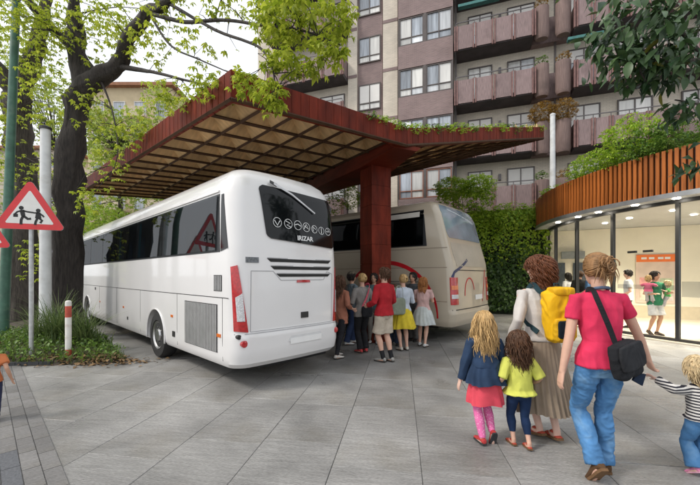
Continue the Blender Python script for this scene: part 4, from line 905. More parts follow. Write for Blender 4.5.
shrub('leafy_bush', 'rounded light green bush rising above the roof of the beige coach', [(P(452, 188, 15.2), (.85, .6, .5), 520), (P(478, 186, 15.2), (.8, .6, .55), 520), (P(466, 198, 15.2), (1.3, .6, .55), 520)], lime, .14, P(465, 312, 15.2) * Vector((1, 1, 0)))
shrub('leafy_bush', 'small light green bush glimpsed past the red column', [(P(350, 197, 15.6), (.6, .6, .55), 240), (P(330, 205, 15.6), (.6, .6, .5), 140)], lime, .13, P(350, 312, 15.6) * Vector((1, 1, 0)))
# plants on the pavilion roof
def roof_base(px, r=RF - .6): 
    a = ang(px, r); return PA(a, r, ZT - .2)
for i, (px, w_, h, lf, sz, n, lab, tall) in enumerate([
    (560, .7, .5, lime, .11, 260, 'low trailing green plant at the narrow end of the pavilion roof', 0), (596, .8, .95, lime, .12, 520, 'light green shrub on the pavilion roof beside the wispy grass', 0),
    (632, .85, 1.5, lime, .12, 760, 'tallest bright green shrub on the pavilion roof', 0), (657, .8, 1.0, midg, .12, 420, 'spreading mid green shrub on the pavilion roof behind the tallest one', 0), (682, .8, .95, midg, .12, 400, 'shaggy green shrub on the pavilion roof under the dark leaves', 0)]):
    b = roof_base(px); shrub('roof_shrub', lab, [(b + Vector((0, 0, h * .55)), (w_, w_, h * .55), n), (b + Vector((.2, .1, h * .3)), (w_ * 1.2, w_, h * .35), n // 2)], lf, sz, b, 'shrub', 'shrubs on the pavilion roof')
def blades(name, roots, h, m, parent, bend=.6, wd=.012, W=True, kind='stuff', seg=4):
    V, Fc = [], []
    for r in roots:
        a = rng.uniform(0, 2 * math.pi); hh = h * rng.uniform(.5, 1.2); d = np.array([math.cos(a), math.sin(a), 0]); s_ = np.array([-math.sin(a), math.cos(a), 0]) * wd * rng.uniform(.7, 1.3); be = bend * rng.uniform(.3, 1.3); b0_ = len(V)
        for k in range(seg + 1):
            t = k / seg; p = np.array(r) + d * hh * be * t * t + np.array([0, 0, 1]) * hh * (t - .45 * be * t * t); w2 = s_ * (1 - t * .95)
            V += [tuple(p - w2), tuple(p + w2)]
        Fc += [(b0_ + 2 * k, b0_ + 2 * k + 1, b0_ + 2 * k + 3, b0_ + 2 * k + 2) for k in range(seg)]
    q = MB(); q.add(V, Fc); return q.ob(name, m, parent, W=W, kind=kind)
dryg = leafmat('dry grass', (.16, .15, .06), (.40, .36, .20), tl=.3)
for i, px in enumerate((576, 612, 622, 646, 670)):
    b = roof_base(px, RF - .45); t = thing('wispy_grass', b, 'wispy pale grass tuft growing on the pavilion roof', 'grass', 0, 'grass tufts on the pavilion roof'); blades('blades', [b + Vector((rng.normal(0, .14), rng.normal(0, .14), 0)) for k in range(60)], .75, dryg, t, .5, .006)
# plants spilling over the canopy's front edge
edge = [(368, 0), (380, 0), (392, 0), (402, 0), (412, 1), (424, 1), (436, 1), (448, 1), (459, 1), (472, 1), (486, 1), (500, 1), (514, 1), (527, 1), (540, 1)]
for i, (px, wing) in enumerate(edge):
    a, b = (cA, cB) if wing == 0 else (cB, cC); r = (px - 350) / F; t_ = (r * a.y - a.x) / ((b.x - a.x) - r * (b.y - a.y)); p = a + (b - a) * t_ + Vector((-.05, .12, .42)); s = random.uniform(.7, 1.35)
    shrub('canopy_plant', 'small green plant tuft spilling over the canopy edge', [(p + Vector((0, 0, .03)), (.36 * s, .16, .14 * s), int(80 * s)), (p + Vector((.1, -.12, -.04)), (.12, .08, .10 * s), 12)], lime if i % 3 else midg, .065, p, 'plant', 'plants along the canopy edge', stems=2)
# balcony planter shrubs
for (c, o, z, r, fi, second) in PLANTS:
    w_ = WM[bld.name] @ Vector((c, -o, z)); f_ = {2: .80}.get(fi, .38)
    if fi == 2: lf, big, lab = autumn, 1.9, 'rounded rusty shrub in a planter'
    else: lf, big, lab = (midg if (fi + second) % 2 else autumn), 1.0, ('low green planter shrub' if (fi + second) % 2 else 'low yellowing planter shrub')
    lab += ' ' + {1: 'on the lowest balcony level', 2: 'behind the white mast', 3: 'one level above the rusty shrubs', 4: 'two levels above the rusty shrubs', 5: 'three levels above the rusty shrubs', 6: 'four levels above the rusty shrubs'}[fi] + (', far one of its pair' if second else ', nearer the glazed bay')
    if fi == 2: w_ = WM[bld.name] @ Vector((c, -o, z))
    shrub('planter_shrub', lab, [(w_ + Vector((0, 0, f_ * .55)), (r * big, r * big, f_ * .7), 700 if fi == 2 else 100)], lf, .09, w_, 'shrub', 'shrubs in the balcony planters', stems=3)
# ------------------------------------------------------------------ planting bed at the left
bedp = [Vector(p) for p in ((-6.75, 6.28, 0), (-4.55, 6.52, 0), (-4.35, 6.78, 0), (-10.2, 12.6, 0), (-12.5, 12.6, 0), (-8.9, 8.2, 0))]
def in_poly(x, y):
    c = False; n = len(bedp)
    for i in range(n):
        a, b = bedp[i], bedp[(i + 1) % n]
        if (a.y > y) != (b.y > y) and x < (b.x - a.x) * (y - a.y) / (b.y - a.y) + a.x: c = not c
    return c
def edge_d(x, y):
    return min(((Vector((x, y, 0)) - (bedp[i] + (bedp[(i + 1) % 6] - bedp[i]) * max(0, min(1, (Vector((x, y, 0)) - bedp[i]).dot(bedp[(i + 1) % 6] - bedp[i]) / (bedp[(i + 1) % 6] - bedp[i]).length_squared)))).length for i in range(6)))
def bedz(x, y): return .02 + .22 * (1 - math.exp(-edge_d(x, y) * 1.6)) + .03 * noise.noise(Vector((x * 2, y * 2, 0)))
bq = MB(); N_ = 60; idx = {}
for i in range(N_):
    for j in range(N_):
        x = -12.6 + 8.4 * i / (N_ - 1); y = 6.2 + 6.6 * j / (N_ - 1); ins = in_poly(x, y); idx[i, j] = len(bq.v); bq.v.append((x, y, bedz(x, y) if ins else -.03))
for i in range(N_ - 1):
    for j in range(N_ - 1): bq.f.append((idx[i, j], idx[i + 1, j], idx[i + 1, j + 1], idx[i, j + 1])); bq.m.append(0)
bed = bq.ob('planting_bed', mat('bed soil', (.055, .042, .030), .95, .4, 9, bump=.8, dirt=((.05, .06, .02), 2, .5, .6)), smooth=True); tag(bed, 'soil planting bed under the trees beside the white coach', kind='structure')
kb = thing('bed_edging', (-6.0, 6.3, 0), 'low black edging strip along the front of the planting bed', 'kerb')
for k in range(6):
    a, b = bedp[0].lerp(bedp[1], k * .09), bedp[0].lerp(bedp[1], (k + 1) * .09 - .004); q = MB(); q.prism([a, b, b + Vector((.0, .07, 0)), a + Vector((0, .07, 0))], (0, 0, .07)); q.ob('edging_block', mat('black edging', (.03, .032, .035), .6, .3), kb)
def bed_pts(n, x0, x1, y0, y1):
    o = []
    while len(o) < n:
        x, y = rng.uniform(x0, x1), rng.uniform(y0, y1)
        if in_poly(x, y): o.append((x, y, bedz(x, y) - .01))
    return o
gr = blades('ground_cover', bed_pts(3200, -9.5, -4.4, 6.3, 9.5), .20, grassm, None, .7, .008); tag(gr, 'short mixed grass and weeds covering the planting bed', 'grass', kind='stuff')
pts = np.array(bed_pts(2600, -9.5, -4.5, 6.35, 9.0)); pts[:, 2] += rng.uniform(.02, .22, len(pts)); wv_ = leaf_batch('ground_weeds', pts, rnd_dirs(len(pts)) + np.array([0, 0, .5]), rnd_dirs(len(pts)) * .6 + np.array([0, 0, 1]), rng.uniform(.04, .10, len(pts)), midg, aspect=.6); tag(wv_, 'small leafy weeds carpeting the planting bed', 'weeds', kind='stuff')
strap = leafmat('strap leaf', (.05, .10, .025), (.22, .28, .10), tl=.3)
for i, (px, py, h, n, lab) in enumerate([(58, 352, 1.25, 240, 'large strap leaved clump behind the marker post'), (84, 352, 1.05, 220, 'strap leaved clump beside the marker post drooping towards the coach'), (40, 350, 1.0, 140, 'strap leaved clump behind the warning sign post'), (98, 350, .55, 110, 'low strap leaved clump at the corner of the bed')]):
    b = GP(px, py); b.z = bedz(b.x, b.y); t = thing('strap_leaf_plant', b, lab, 'plant'); blades('blades', [b + Vector((rng.normal(0, .10), rng.normal(0, .08), -.03)) for k in range(n)], h, strap, t, .75, .013, seg=6)
dl = leafmat('fallen leaf', (.10, .055, .025), (.30, .19, .09), tl=.1); pp = []
for k in range(420):
    t = rng.uniform(0, 1); b = bedp[1].lerp(bedp[2], t) + Vector((rng.normal(-.55, .55), rng.normal(.0, .13), 0)); pp.append((b.x, b.y, (bedz(b.x, b.y) if in_poly(b.x, b.y) else 0) + rng.uniform(.008, .03)))
fl = leaf_batch('fallen_leaves', pp, rnd_dirs(len(pp)) * np.array([1, 1, .15]), rnd_dirs(len(pp)) * .4 + np.array([0, 0, 1]), rng.uniform(.05, .12, len(pp)), dl, aspect=.6); tag(fl, 'dry brown fallen leaves at the corner of the bed', 'leaves', kind='stuff')
# ------------------------------------------------------------------ glossy dark leaved tree reaching in at the right
mag = thing('magnolia_tree', Vector((7.6, 5.3, 0)), 'large leaved dark glossy tree hanging in above the pavilion', 'tree')
for pts, rad in (([Vector((7.6, 5.3, -.05)), Vector((7.55, 5.3, 2.0)), Vector((7.4, 5.25, 3.6)), Vector((7.2, 5.2, 5.6))], [.20, .17, .14, .06]), ([Vector((7.4, 5.25, 3.7)), P(745, 75, 5.0), P(705, 62, 4.8), P(665, 62, 4.7), P(630, 45, 4.6), P(605, 35, 4.6)], [.09, .06, .045, .03, .02, .008]), ([Vector((7.45, 5.25, 3.4)), P(740, 110, 5.0), P(705, 105, 4.8), P(675, 100, 4.7)], [.07, .04, .02, .008]), ([P(705, 62, 4.8), P(680, 30, 4.7), P(650, 5, 4.6), P(620, -15, 4.5)], [.04, .03, .02, .01]), ([P(650, 58, 4.7), P(640, 70, 4.6), P(650, 85, 4.6)], [.02, .015, .006]), ([Vector((7.5, 5.25, 3.0)), P(735, 165, 5.0), P(704, 160, 4.8)], [.05, .02, .006])):
    pp_, rr_ = knot(pts, rad); q = MB(); q.tube(pp_, rr_, 10 if rad[0] > .1 else 6); q.ob('trunk' if rad[0] > .15 else 'branch', bark2, mag, smooth=True)
magl = leafmat('magnolia leaf', (.012, .040, .016), (.075, .135, .045), rough=.38, tl=.12, spec=.3); magy = leafmat('yellowed magnolia leaf', (.10, .12, .02), (.26, .24, .04), rough=.4, tl=.3)
def mag_leaf(name, w_, seg=5):
    q = MB(); L_, M_, R__ = [], [], []
    for k in range(seg + 1):
        t = k / seg; hw_ = w_ * math.sin(math.pi * min(t * .94 + .03, 1)) ** .8; x = t; z = -.28 * t * t
        L_.append((x, hw_, z + hw_ * .22)); M_.append((x, 0, z)); R__.append((x, -hw_, z + hw_ * .22))
    q.grid([L_, M_, R__]); me = q.mesh(name, True); return me
mls = [mag_leaf('leaf', .20), mag_leaf('leaf', .17), mag_leaf('leaf', .23)]
for me in mls: me.materials.append(magl)
myl = mag_leaf('leaf', .2); myl.materials.append(magy)
mb = [(640, 40, 4.6, 48, 36, 210), (660, 60, 4.7, 40, 30, 130), (610, 60, 4.6, 22, 22, 40), (604, 30, 4.55, 18, 26, 46), (655, 5, 4.6, 46, 22, 90), (615, -8, 4.5, 22, 16, 30), (690, 35, 4.8, 22, 40, 90), (648, 72, 4.6, 24, 12, 40), (686, 106, 4.7, 20, 11, 60), (668, 70, 4.7, 26, 16, 50), (697, 160, 4.75, 10, 20, 26), (730, 60, 4.9, 26, 60, 60), (725, -10, 4.9, 40, 30, 50)]
count = 0; rest = []
for (px, py, d, rx, ry, n) in mb:
    sc = d / F
    for p in in_ell(P(px, py, d), (rx * sc, .45, ry * sc), n):
        dirv = Vector((rng.normal(-.35, .6), rng.normal(-.2, .6), rng.normal(-.65, .35))).normalized(); s = rng.uniform(.15, .24)
        X = dirv; Z = Vector((rng.normal(0, .35), rng.normal(-.3, .3), 1)); Y = Z.cross(X).normalized(); Z = X.cross(Y)
        if count < 300 and px < 715 and rng.uniform() < .5:
            count += 1; M = Matrix((X, Y, Z)).transposed(); l = link('leaf', myl if random.random() < .06 else random.choice(mls), None, mag, Vector(p) - Vector((7.6, 5.3, 0)), M.to_euler(), (s, s, s))
        else: rest.append((Vector(p), X, Z, s))
leaf_batch('crown', [tuple(r[0]) for r in rest], [tuple(r[1]) for r in rest], [tuple(r[2]) for r in rest], [r[3] for r in rest], magl, mag, aspect=.42, kind='stuff')
# ------------------------------------------------------------------ people
V3 = Vector
def fuse(q, vox, it=8, amp=0.0, freq=9.0, seed=0.0, fac=.5, stretch=(1, 1, .55)):
    me = q.mesh('fuse'); r = evaluate(me, [('REMESH', dict(mode='VOXEL', voxel_size=vox)), ('SMOOTH', dict(factor=fac, iterations=it))]); bpy.data.meshes.remove(me)
    if amp:
        r.update(); nr = [v.normal.copy() for v in r.vertices]
        for v, n in zip(r.vertices, nr):
            p = V3((v.co.x * stretch[0], v.co.y * stretch[1], v.co.z * stretch[2])) * freq + V3((seed, 0, seed * .3)); w_ = V3((noise.noise(p * .5), noise.noise(p * .5 + V3((5, 0, 0))), noise.noise(p * .5 + V3((0, 7, 0))))) * 1.3
            v.co += n * amp * (1 - 2.2 * abs(noise.noise(p + w_)) + .5 * noise.noise(p * 2.3))
    shade(r); return r
def ik(a, c, l1, l2, pole):
    d = c - a; L_ = min(d.length, (l1 + l2) * .999); dn = d.normalized(); x = (l1 * l1 - l2 * l2 + L_ * L_) / (2 * L_); h = math.sqrt(max(l1 * l1 - x * x, 0)); p = pole - dn * pole.dot(dn); p.normalize(); return a + dn * x + p * h, a + dn * L_
class Fig: pass
def oval(c, rx, ry, n=18, rot=None, z=0.0, sq=1.0):
    out = []
    for i in range(n):
        a = 2 * math.pi * i / n; ca, sa = math.cos(a), math.sin(a); e = V3((math.copysign(abs(ca) ** sq, ca) * rx, math.copysign(abs(sa) ** sq, sa) * ry, 0))
        out.append(V3(c) + (rot @ e if rot is not None else e))
    return out
def hand(q, W_, d, across, s, thumb_side, curl=.35):
    d = d.normalized(); across = (across - d * across.dot(d)).normalized(); n = d.cross(across).normalized()
    if n.dot(V3((0, 1, 0))) < 0 and False: n = -n
    pl, pw = .085 * s, .036 * s
    rs = []
    for t, wd, th in ((-.25, .024, .020), (.15, .030, .017), (.6, .038, .015), (1.0, .040, .012)):
        c = W_ + d * pl * t; rs.append([c + across * math.cos(a) * wd * s + n * math.sin(a) * th * s for a in [2 * math.pi * i / 12 for i in range(12)]])
    q.rings(rs)
    for i, (o, L_) in enumerate(((-.030, .060), (-.010, .072), (.010, .067), (.029, .052))):
        p = W_ + d * pl * .92 + across * o * s * (-thumb_side); pts = [p - d * .02 * s]; ang_ = 0.0; cur = p
        pts.append(p)
        for k in range(3):
            ang_ += curl * (.5 + .5 * k) ; dd = d * math.cos(ang_) + n * math.sin(ang_) * 1.0; cur = cur + dd * L_ * s * (.45, .32, .23)[k]; pts.append(cur)
        q.tube(pts, [.0098 * s, .0098 * s, .009 * s, .0082 * s, .0065 * s], 8)
    p = W_ + d * pl * .18 + across * .026 * s * thumb_side; dd = (d * .72 + across * .62 * thumb_side + n * .3).normalized()
    q.tube([p - dd * .02 * s, p + dd * .028 * s, p + dd * .055 * s + d * .008 * s, p + dd * .07 * s + d * .022 * s], [.014 * s, .0125 * s, .0105 * s, .008 * s], 8)
def make_fig(H, hh, feet, hands, head=(0, 0), lean=(0, 0), build=1.0, sw=None, hw=None, child=False, arm=1.0):
    f = Fig(); f.H, f.hh = H, hh; s = f.s = H / 1.75; f.b = build; f.child = child
    f.hipz = (.505 if not child else .46) * H; f.sw = sw or (.105 * H if not child else .115 * H); f.hw = hw or .052 * H
    f.shz = H - hh * 1.42; f.lean = V3((lean[0], lean[1], 0)); f.NB = V3((0, -.01 * s, H - hh * 1.24)) + f.lean
    f.HP = f.NB + V3((0, .02 * s, hh * .24))            # chin height pivot
    f.HR = Matrix.Rotation(R(head[0]), 3, 'Z') @ Matrix.Rotation(R(head[1]), 3, 'X')
    f.S = [V3((-f.sw * .97, 0, f.shz - .028 * f.s)) + f.lean * .9, V3((f.sw * .97, 0, f.shz - .028 * f.s)) + f.lean * .9]
    f.Hp = [V3((-f.hw, 0, f.hipz)), V3((f.hw, 0, f.hipz))]
    fl = f.fl = .15 * H; ah = .043 * H; lt = (f.hipz - ah) * .512; ls = (f.hipz - ah) * .505
    f.legs = []
    for k, (x, y, pitch, yaw) in enumerate(feet):
        t, ps = R(pitch), R(yaw); d = V3((math.sin(ps) * math.cos(t), math.cos(ps) * math.cos(t), -math.sin(t))); n = V3((math.sin(ps) * math.sin(t), math.cos(ps) * math.sin(t), math.cos(t)))
        B = V3((x, y, 0.004)); A = B - d * fl * .46 + n * ah; kn, an = ik(f.Hp[k], A, lt, ls, V3((math.sin(ps) * .5, 1, 0))); f.legs.append((f.Hp[k], kn, an, B, d, n))
    la = .165 * H * arm; lf = .145 * H * arm; f.arms = []
    for k, (x, y, z) in enumerate(hands):
        el, wr = ik(f.S[k], V3((x, y, z)), la, lf, V3(((-1, 1)[k] * .35, -1, -.2))); f.arms.append((f.S[k], el, wr))
    return f
def torso(q, f, g=0.0, z0=None, z1=None, widen=1.0, hem=None, n=20):
    """stack of oval sections, grown by g; hem = (z, rx, ry) for a flared lower edge"""
    s, H = f.s * f.b, f.H; k = f.sw / (.105 * 1.75) ; cz = f.hipz
    prof = [(cz - .085 * f.s, .120 * s, .085 * s), (cz - .02 * f.s, .168 * s, .115 * s), (cz + .06 * f.s, .166 * s, .112 * s), (cz + .19 * f.s, .130 * s * (1.12 if f.child else 1), .092 * s * (1.15 if f.child else 1)), (f.shz - .22 * f.s, .148 * s, .105 * s), (f.shz - .09 * f.s, .162 * k * .95 + g * .2, .100 * s), (f.shz - .005 * f.s, .150 * k, .078 * s), (f.shz + .045 * f.s, .085 * k, .060 * s), (f.NB.z + .0 * f.s, .058 * s, .055 * s)]
    prof.sort()
    if z0 is not None:
        lo = [p for p in prof if p[0] > z0 + .01]; first = [p for p in prof if p[0] <= z0 + .01]; b = first[-1] if first else prof[0]
        b2 = lo[0] if lo else b; tt = (z0 - b[0]) / max(b2[0] - b[0], .001); tt = max(0, min(1, tt))
        prof = [(z0, (hem[0] if hem else b[1] + (b2[1] - b[1]) * tt + g + .016), (hem[1] if hem else b[2] + (b2[2] - b[2]) * tt + g + .016))] + lo; hem = hem or 1
    if z0 is not None: prof = [(z, max(rx, f.hw + .082 * s + (g + .010 if (i == 0 and hem) else .006)) if z < f.hipz + .09 * f.s else rx, ry) for i, (z, rx, ry) in enumerate(prof)]
    if z1 is not None: prof = [p for p in prof if p[0] < z1]
    rs = []
    for i, (z, rx, ry) in enumerate(prof):
        t = max(0, min(1, (z - f.hipz) / (f.shz - f.hipz))); c = f.lean * t + V3((0, -.012 * f.s * math.sin(math.pi * t), z)); grow = 0 if (hem and i == 0) else g
        rs.append(oval(c, rx * widen + grow, ry * widen + grow, n, sq=.9))
    q.rings(rs)
def build_body(f, skin, vox, hide_feet=True, handcurl=(.35, .35), hacross=(None, None)):
    q = MB(); s = f.s * f.b; torso(q, f)
    q.tube([f.NB - V3((0, 0, .05 * f.s)), f.NB, f.HP + V3((0, -.01, .05)) * f.s], [.062 * s, .052 * s, .052 * s], 14)
    hp = [(0.0, .10, .10, .20), (.05, .17, .19, .12), (.16, .235, .29, .06), (.30, .285, .355, .03), (.48, .325, .40, .0), (.64, .338, .418, -.01), (.80, .305, .38, -.015), (.92, .21, .27, -.02), (.985, .08, .10, -.02)]
    hh = f.hh; T = lambda x, y, z: f.HP + f.HR @ V3((x * hh, y * hh, z * hh)); f.T = T
    q.rings([[T(rx * math.cos(a), yc + ry * math.sin(a), z) for a in [2 * math.pi * i / 18 for i in range(18)]] for z, rx, ry, yc in hp])
    q.tube([T(0, .37, .50), T(0, .43, .40), T(0, .45, .345), T(0, .36, .31)], [.028 * hh, .045 * hh, .058 * hh, .04 * hh], 8)
    for k in (-1, 1): q.ell(T(k * .335, -.03, .42), (.030 * hh, .075 * hh, .12 * hh), 10, 8, f.HR)
    q.ell(T(0, .335, .20), (.10 * hh, .05 * hh, .035 * hh), 10, 6, f.HR); q.ell(T(0, .345, .60), (.2 * hh, .06 * hh, .05 * hh), 10, 6, f.HR)
    for k, (a, e, w_) in enumerate(f.arms):
        b1 = a.lerp(e, .45); b2 = e.lerp(w_, .3); ins = V3(((1, -1)[k] * .03 * f.s, 0, .005)); q.tube([a + ins, a, b1, e, b2, w_], [.048 * s, .052 * s, .044 * s, .037 * s, .038 * s, .026 * s], 12)
        ac = hacross[k] if hacross[k] is not None else V3((0, 1, 0)); hand(q, w_, (w_ - e), ac, f.s * (1.0 if not f.child else 1.08), 1, handcurl[k])
    for k, (h, kn, an, B, d, n) in enumerate(f.legs):
        q.tube([h + V3((0, 0, .04 * f.s)), h.lerp(kn, .25), h.lerp(kn, .7), kn, kn.lerp(an, .28) - V3((0, .012 * f.s, 0)), kn.lerp(an, .7), an], [.080 * s, .080 * s, .060 * s, .052 * s, .056 * s, .037 * s, .033 * s], 14)
        q.tube([an + n * .01, B - d * f.fl * .46 + n * .03 * f.s, B - d * f.fl * .2 + n * .032 * f.s, B + n * .022 * f.s, B + d * f.fl * .22 + n * .014 * f.s], [.035 * s, .036 * s, .036 * s, .034 * s, .02 * s], 10)
    return fuse(q, vox, 5)
def shoe_parts(f, root, m, sole, style='shoe'):
    s = f.s
    for (h, kn, an, B, d, n) in f.legs:
        side = d.cross(n); fl = f.fl; q = MB(); rs = []
        prof = {'shoe': [(-.66, .026, .050), (-.60, .034, .075), (-.46, .037, .085), (-.28, .037, .070), (-.08, .042, .052), (.12, .042, .042), (.26, .034, .032), (.335, .016, .022)], 'sandal': [(-.64, .027, .022), (-.5, .035, .030), (-.3, .034, .030), (-.05, .042, .045), (.10, .042, .040), (.24, .034, .020), (.31, .018, .016)]}[style]
        for t, wd, ht in prof:
            c = B + d * fl * t; rs.append([c + side * math.cos(a) * wd * s + n * (ht * s * .5 * (1 + math.sin(a)) + .010 * s) for a in [2 * math.pi * i / 14 for i in range(14)]])
        q.rings(rs); me = fuse(q, .006 * max(s, .6), 3); link('shoe', me, m, root)
        q = MB(); up_, lo_ = [], []
        for sg in (1, -1):
            for t, wd in ([(-.66, .028), (-.5, .039), (-.25, .038), (0, .045), (.2, .042), (.34, .018)] if sg > 0 else [(.34, .018), (.2, .042), (0, .045), (-.25, .038), (-.5, .039), (-.66, .028)]): up_.append(B + d * fl * t + side * sg * wd * s - n * .002)
        q.prism(up_, n * .020 * s); q.ob('sole', sole, root, W=False)
        if style == 'sandal': q = MB(); q.tube([an + d * .03 * s + side * .034 * s * math.cos(a) + d * .036 * s * math.sin(a) - V3((0, 0, .01 * s)) for a in [2 * math.pi * i / 14 for i in range(15)]], .010 * s, 6); q.ob('ankle_strap', m, root, W=False, smooth=True)
def sock(f, root, m, z):
    for (h, kn, an, B, d, n) in f.legs:
        t = max(0, min(1, (an.z + z - an.z) / max(kn.z - an.z, .01))); q = MB(); top_ = an.lerp(kn, t); q.tube([an - n * .02, an, an.lerp(top_, .5), top_], [.042 * f.s] * 3 + [.046 * f.s], 14); q.ob('sock', m, root, W=False, smooth=50)
def top_garment(f, root, m, name='shirt', sleeve=.5, z0=None, g=.012, hem=None, vox=.008, amp=.006, flare=.012, seed=0., neck=True, freq=9.0):
    q = MB(); torso(q, f, g, z0 if z0 is not None else f.hipz - .02 * f.s, None if neck else f.shz + .06 * f.s, hem=hem); s = f.s * f.b
    for k, (a, e, w_) in enumerate(f.arms):
        ins = V3(((1, -1)[k] * .05 * f.s, 0, 0)); r0 = .046 * s + g
        if sleeve <= 0: continue
        if sleeve <= 1:
            end = a.lerp(e, sleeve); q.tube([a + ins, a + V3((0, 0, .004)), a.lerp(end, .5), end], [r0 * .95, r0, (.045 * s + g + flare * .5), .043 * s + g + flare], 14)
        else:
            end = e.lerp(w_, sleeve - 1); q.tube([a + ins, a, a.lerp(e, .5), e, e.lerp(end, .5), end], [r0, r0, .046 * s + g, .040 * s + g, .038 * s + g, .030 * s + g + flare * .3], 14)
    return link(name, fuse(q, vox, 7, amp, freq, seed), m, root)
def legwear(f, root, m, name='trousers', length=1.0, g=.010, hemr=None, vox=.008, amp=.005, waist=None, seed=0., freq=9.0):
    q = MB(); s = f.s * f.b; torso(q, f, min(g, .004), None, waist if waist else f.hipz + .14 * f.s)
    for k, (h, kn, an, B, d, n) in enumerate(f.legs):
        hr = hemr if hemr else .036 * s + g
        if length <= .5: end = h.lerp(kn, length * 2); q.tube([h + V3((0, 0, .03)), h.lerp(end, .5), end], [.088 * s + g, .084 * s + g * 1.2, hemr or (.07 * s + g * 2)], 16)
        else:
            end = kn.lerp(an, (length - .5) * 2); q.tube([h + V3((0, 0, .04 * f.s)), h.lerp(kn, .3), h.lerp(kn, .75), kn, kn.lerp(end, .4) - V3((0, .008 * f.s, 0)), kn.lerp(end, .8), end - (V3((0, 0, .02 * f.s)) if hemr else V3())], [.080 * s + g, .080 * s + g, .061 * s + g, .053 * s + g, (.058 * s + g if not hemr else (hr + .055 * s + g) * .5), (.044 * s + g if not hemr else hr * .92), hr], 16)
    return link(name, fuse(q, vox, 7, amp, freq, seed, stretch=(1, 1, 1.2)), m, root)
def skirt(f, root, m, z0, z1, r0, r1, pleats=26, amp=.014, name='skirt', sway=(0, 0), n=156, ry=.8):
    rs = []; K = 16; ph = random.random() * 6
    for i in range(K + 1):
        t = i / K; z = z0 + (z1 - z0) * t; row = []
        for j in range(n):
            a = 2 * math.pi * j / n; rr = r0 + (r1 - r0) * (t ** .75); w_ = amp * t * (math.sin(pleats * a + 1.6 * math.sin(3 * a + ph) + .8 * math.sin(t * 4)) + .8 * math.sin(5 * a + ph * 2 + t * 2)) ; rr2 = rr + w_
            row.append(V3((rr2 * math.cos(a) + sway[0] * t * t, rr2 * ry * math.sin(a) + sway[1] * t * t, z + .010 * t * math.sin(4 * a + ph))))
        rs.append(row)
    inner = [[V3((p.x * .97, p.y * .97, p.z)) for p in r] for r in reversed(rs)]
    q = MB(); q.rings(rs + inner, cap=False); return q.ob(name, m, root, W=False, smooth=60)
def hair(f, root, m, style='long', L_=.3, n=420, curl=0.0, rad=.0045, seed=3, back=True, vol=1.0, parting=0.0, cap=1.0):
    rg = random.Random(seed); hh = f.hh; c0 = V3((0, -.05, .60)); er = V3((.372, .435, .44)) * cap; q = MB(); HRi = f.HR.inverted()
    q.ell(f.T(*c0), (er.x * hh * .985, er.y * hh * .985, er.z * hh * .985), 22, 16, f.HR)
    shx, shy = f.sw + .02 * f.s, .115 * f.s
    for i in range(n):
        while True:
            d = V3((rg.gauss(0, 1), rg.gauss(0, 1), rg.gauss(0, 1))).normalized()
            if d.z < -.75: continue
            if d.y > .30 and d.z < .62: continue
            break
        p = f.T(c0.x + d.x * er.x, c0.y + d.y * er.y, c0.z + d.z * er.z); out = f.HR @ V3((d.x / er.x, d.y / er.y, d.z / er.z)).normalized()
        crown = f.T(parting, -.12, 1.06); v = (p - crown); v = (v - out * v.dot(out)); v = v.normalized() if v.length > 1e-4 else V3((0, -1, 0))
        if style == 'up':        # swept to a knot at the back
            kn_ = f.T(.0, -.52, .62); v = (kn_ - p); v = (v - out * v.dot(out)).normalized()
        Ls = L_ * rg.uniform(.65, 1.1); st = max(.012, Ls / 16); pts = [p - out * .004]; rr = [rad * 1.0]; cur = p + out * .004 * vol; ph = rg.random() * 6.28; k = 0; tot = 0
        while tot < Ls:
            g_ = V3((0, 0, -1)) * (.28 if style != 'up' else 0.0)
            if style == 'up': tgt = kn_ - cur; v = (v * .5 + tgt.normalized() * .6).normalized()
            else: v = (v * .75 + g_ + V3((rg.gauss(0, .10), rg.gauss(0, .10), rg.gauss(0, .06))) * (1 + curl * 8)).normalized()
            cur = cur + v * st; tot += st; l = HRi @ (cur - f.T(*c0)) / hh; e_ = V3((l.x / (er.x * 1.04 * vol), l.y / (er.y * 1.04 * vol), l.z / (er.z * 1.04)))
            if e_.length < 1: e_ = e_ / max(e_.length, 1e-5); cur = f.T(*c0) + f.HR @ (V3((e_.x * er.x * 1.04 * vol, e_.y * er.y * 1.04 * vol, e_.z * er.z * 1.04)) * hh * (1 + .02 * rg.random()))
            if cur.z < f.shz + .09 * f.s:
                w_ = max(.0, min(1, (f.shz + .09 * f.s - cur.z) / (.10 * f.s))); lx = (cur.x - f.lean.x) / (shx * (.45 + .55 * w_)); ly = (cur.y - f.lean.y) / (shy * (.7 + .3 * w_)); r2 = math.hypot(lx, ly)
                if r2 < 1.08 and r2 > 1e-4:
                    if cur.y - f.lean.y < .05: cur.y = f.lean.y - math.sqrt(max(0, 1.1 - min(lx * lx, 1))) * shy * (.7 + .3 * w_) - .008 * rg.random()
            off = V3((math.cos(ph + tot * (60 if curl > .01 else 30)), math.sin(ph + tot * (60 if curl > .01 else 30)), .3 * math.sin(tot * 50 + ph))) * (curl + .0025) * min(1, tot / (Ls * .4))
            pts.append(cur + off); t = tot / Ls; rr.append(rad * (1.15 - .75 * t ** 2))
            if style == 'up' and (cur - kn_).length < .03: break
        q.tube(pts, rr, 4, cap=False)
    return q
def finish_hair(q, root, m): return q.ob('hair', m, root, W=False, smooth=True)
def eyes(f, root):
    for k in (-1, 1):
        q = MB(); q.ell(f.T(k * .13, .352, .50), (.05 * f.hh, .03 * f.hh, .028 * f.hh), 10, 6, f.HR); q.ob('eye', mat('eye dark', (.03, .02, .015), .2), root, W=False, smooth=True)
        q = MB(); q.tube([f.T(k * .06, .385, .585), f.T(k * .13, .385, .60), f.T(k * .20, .345, .585)], .012 * f.hh, 6); q.ob('eyebrow', mat('brow', (.06, .035, .02), .8), root, W=False)
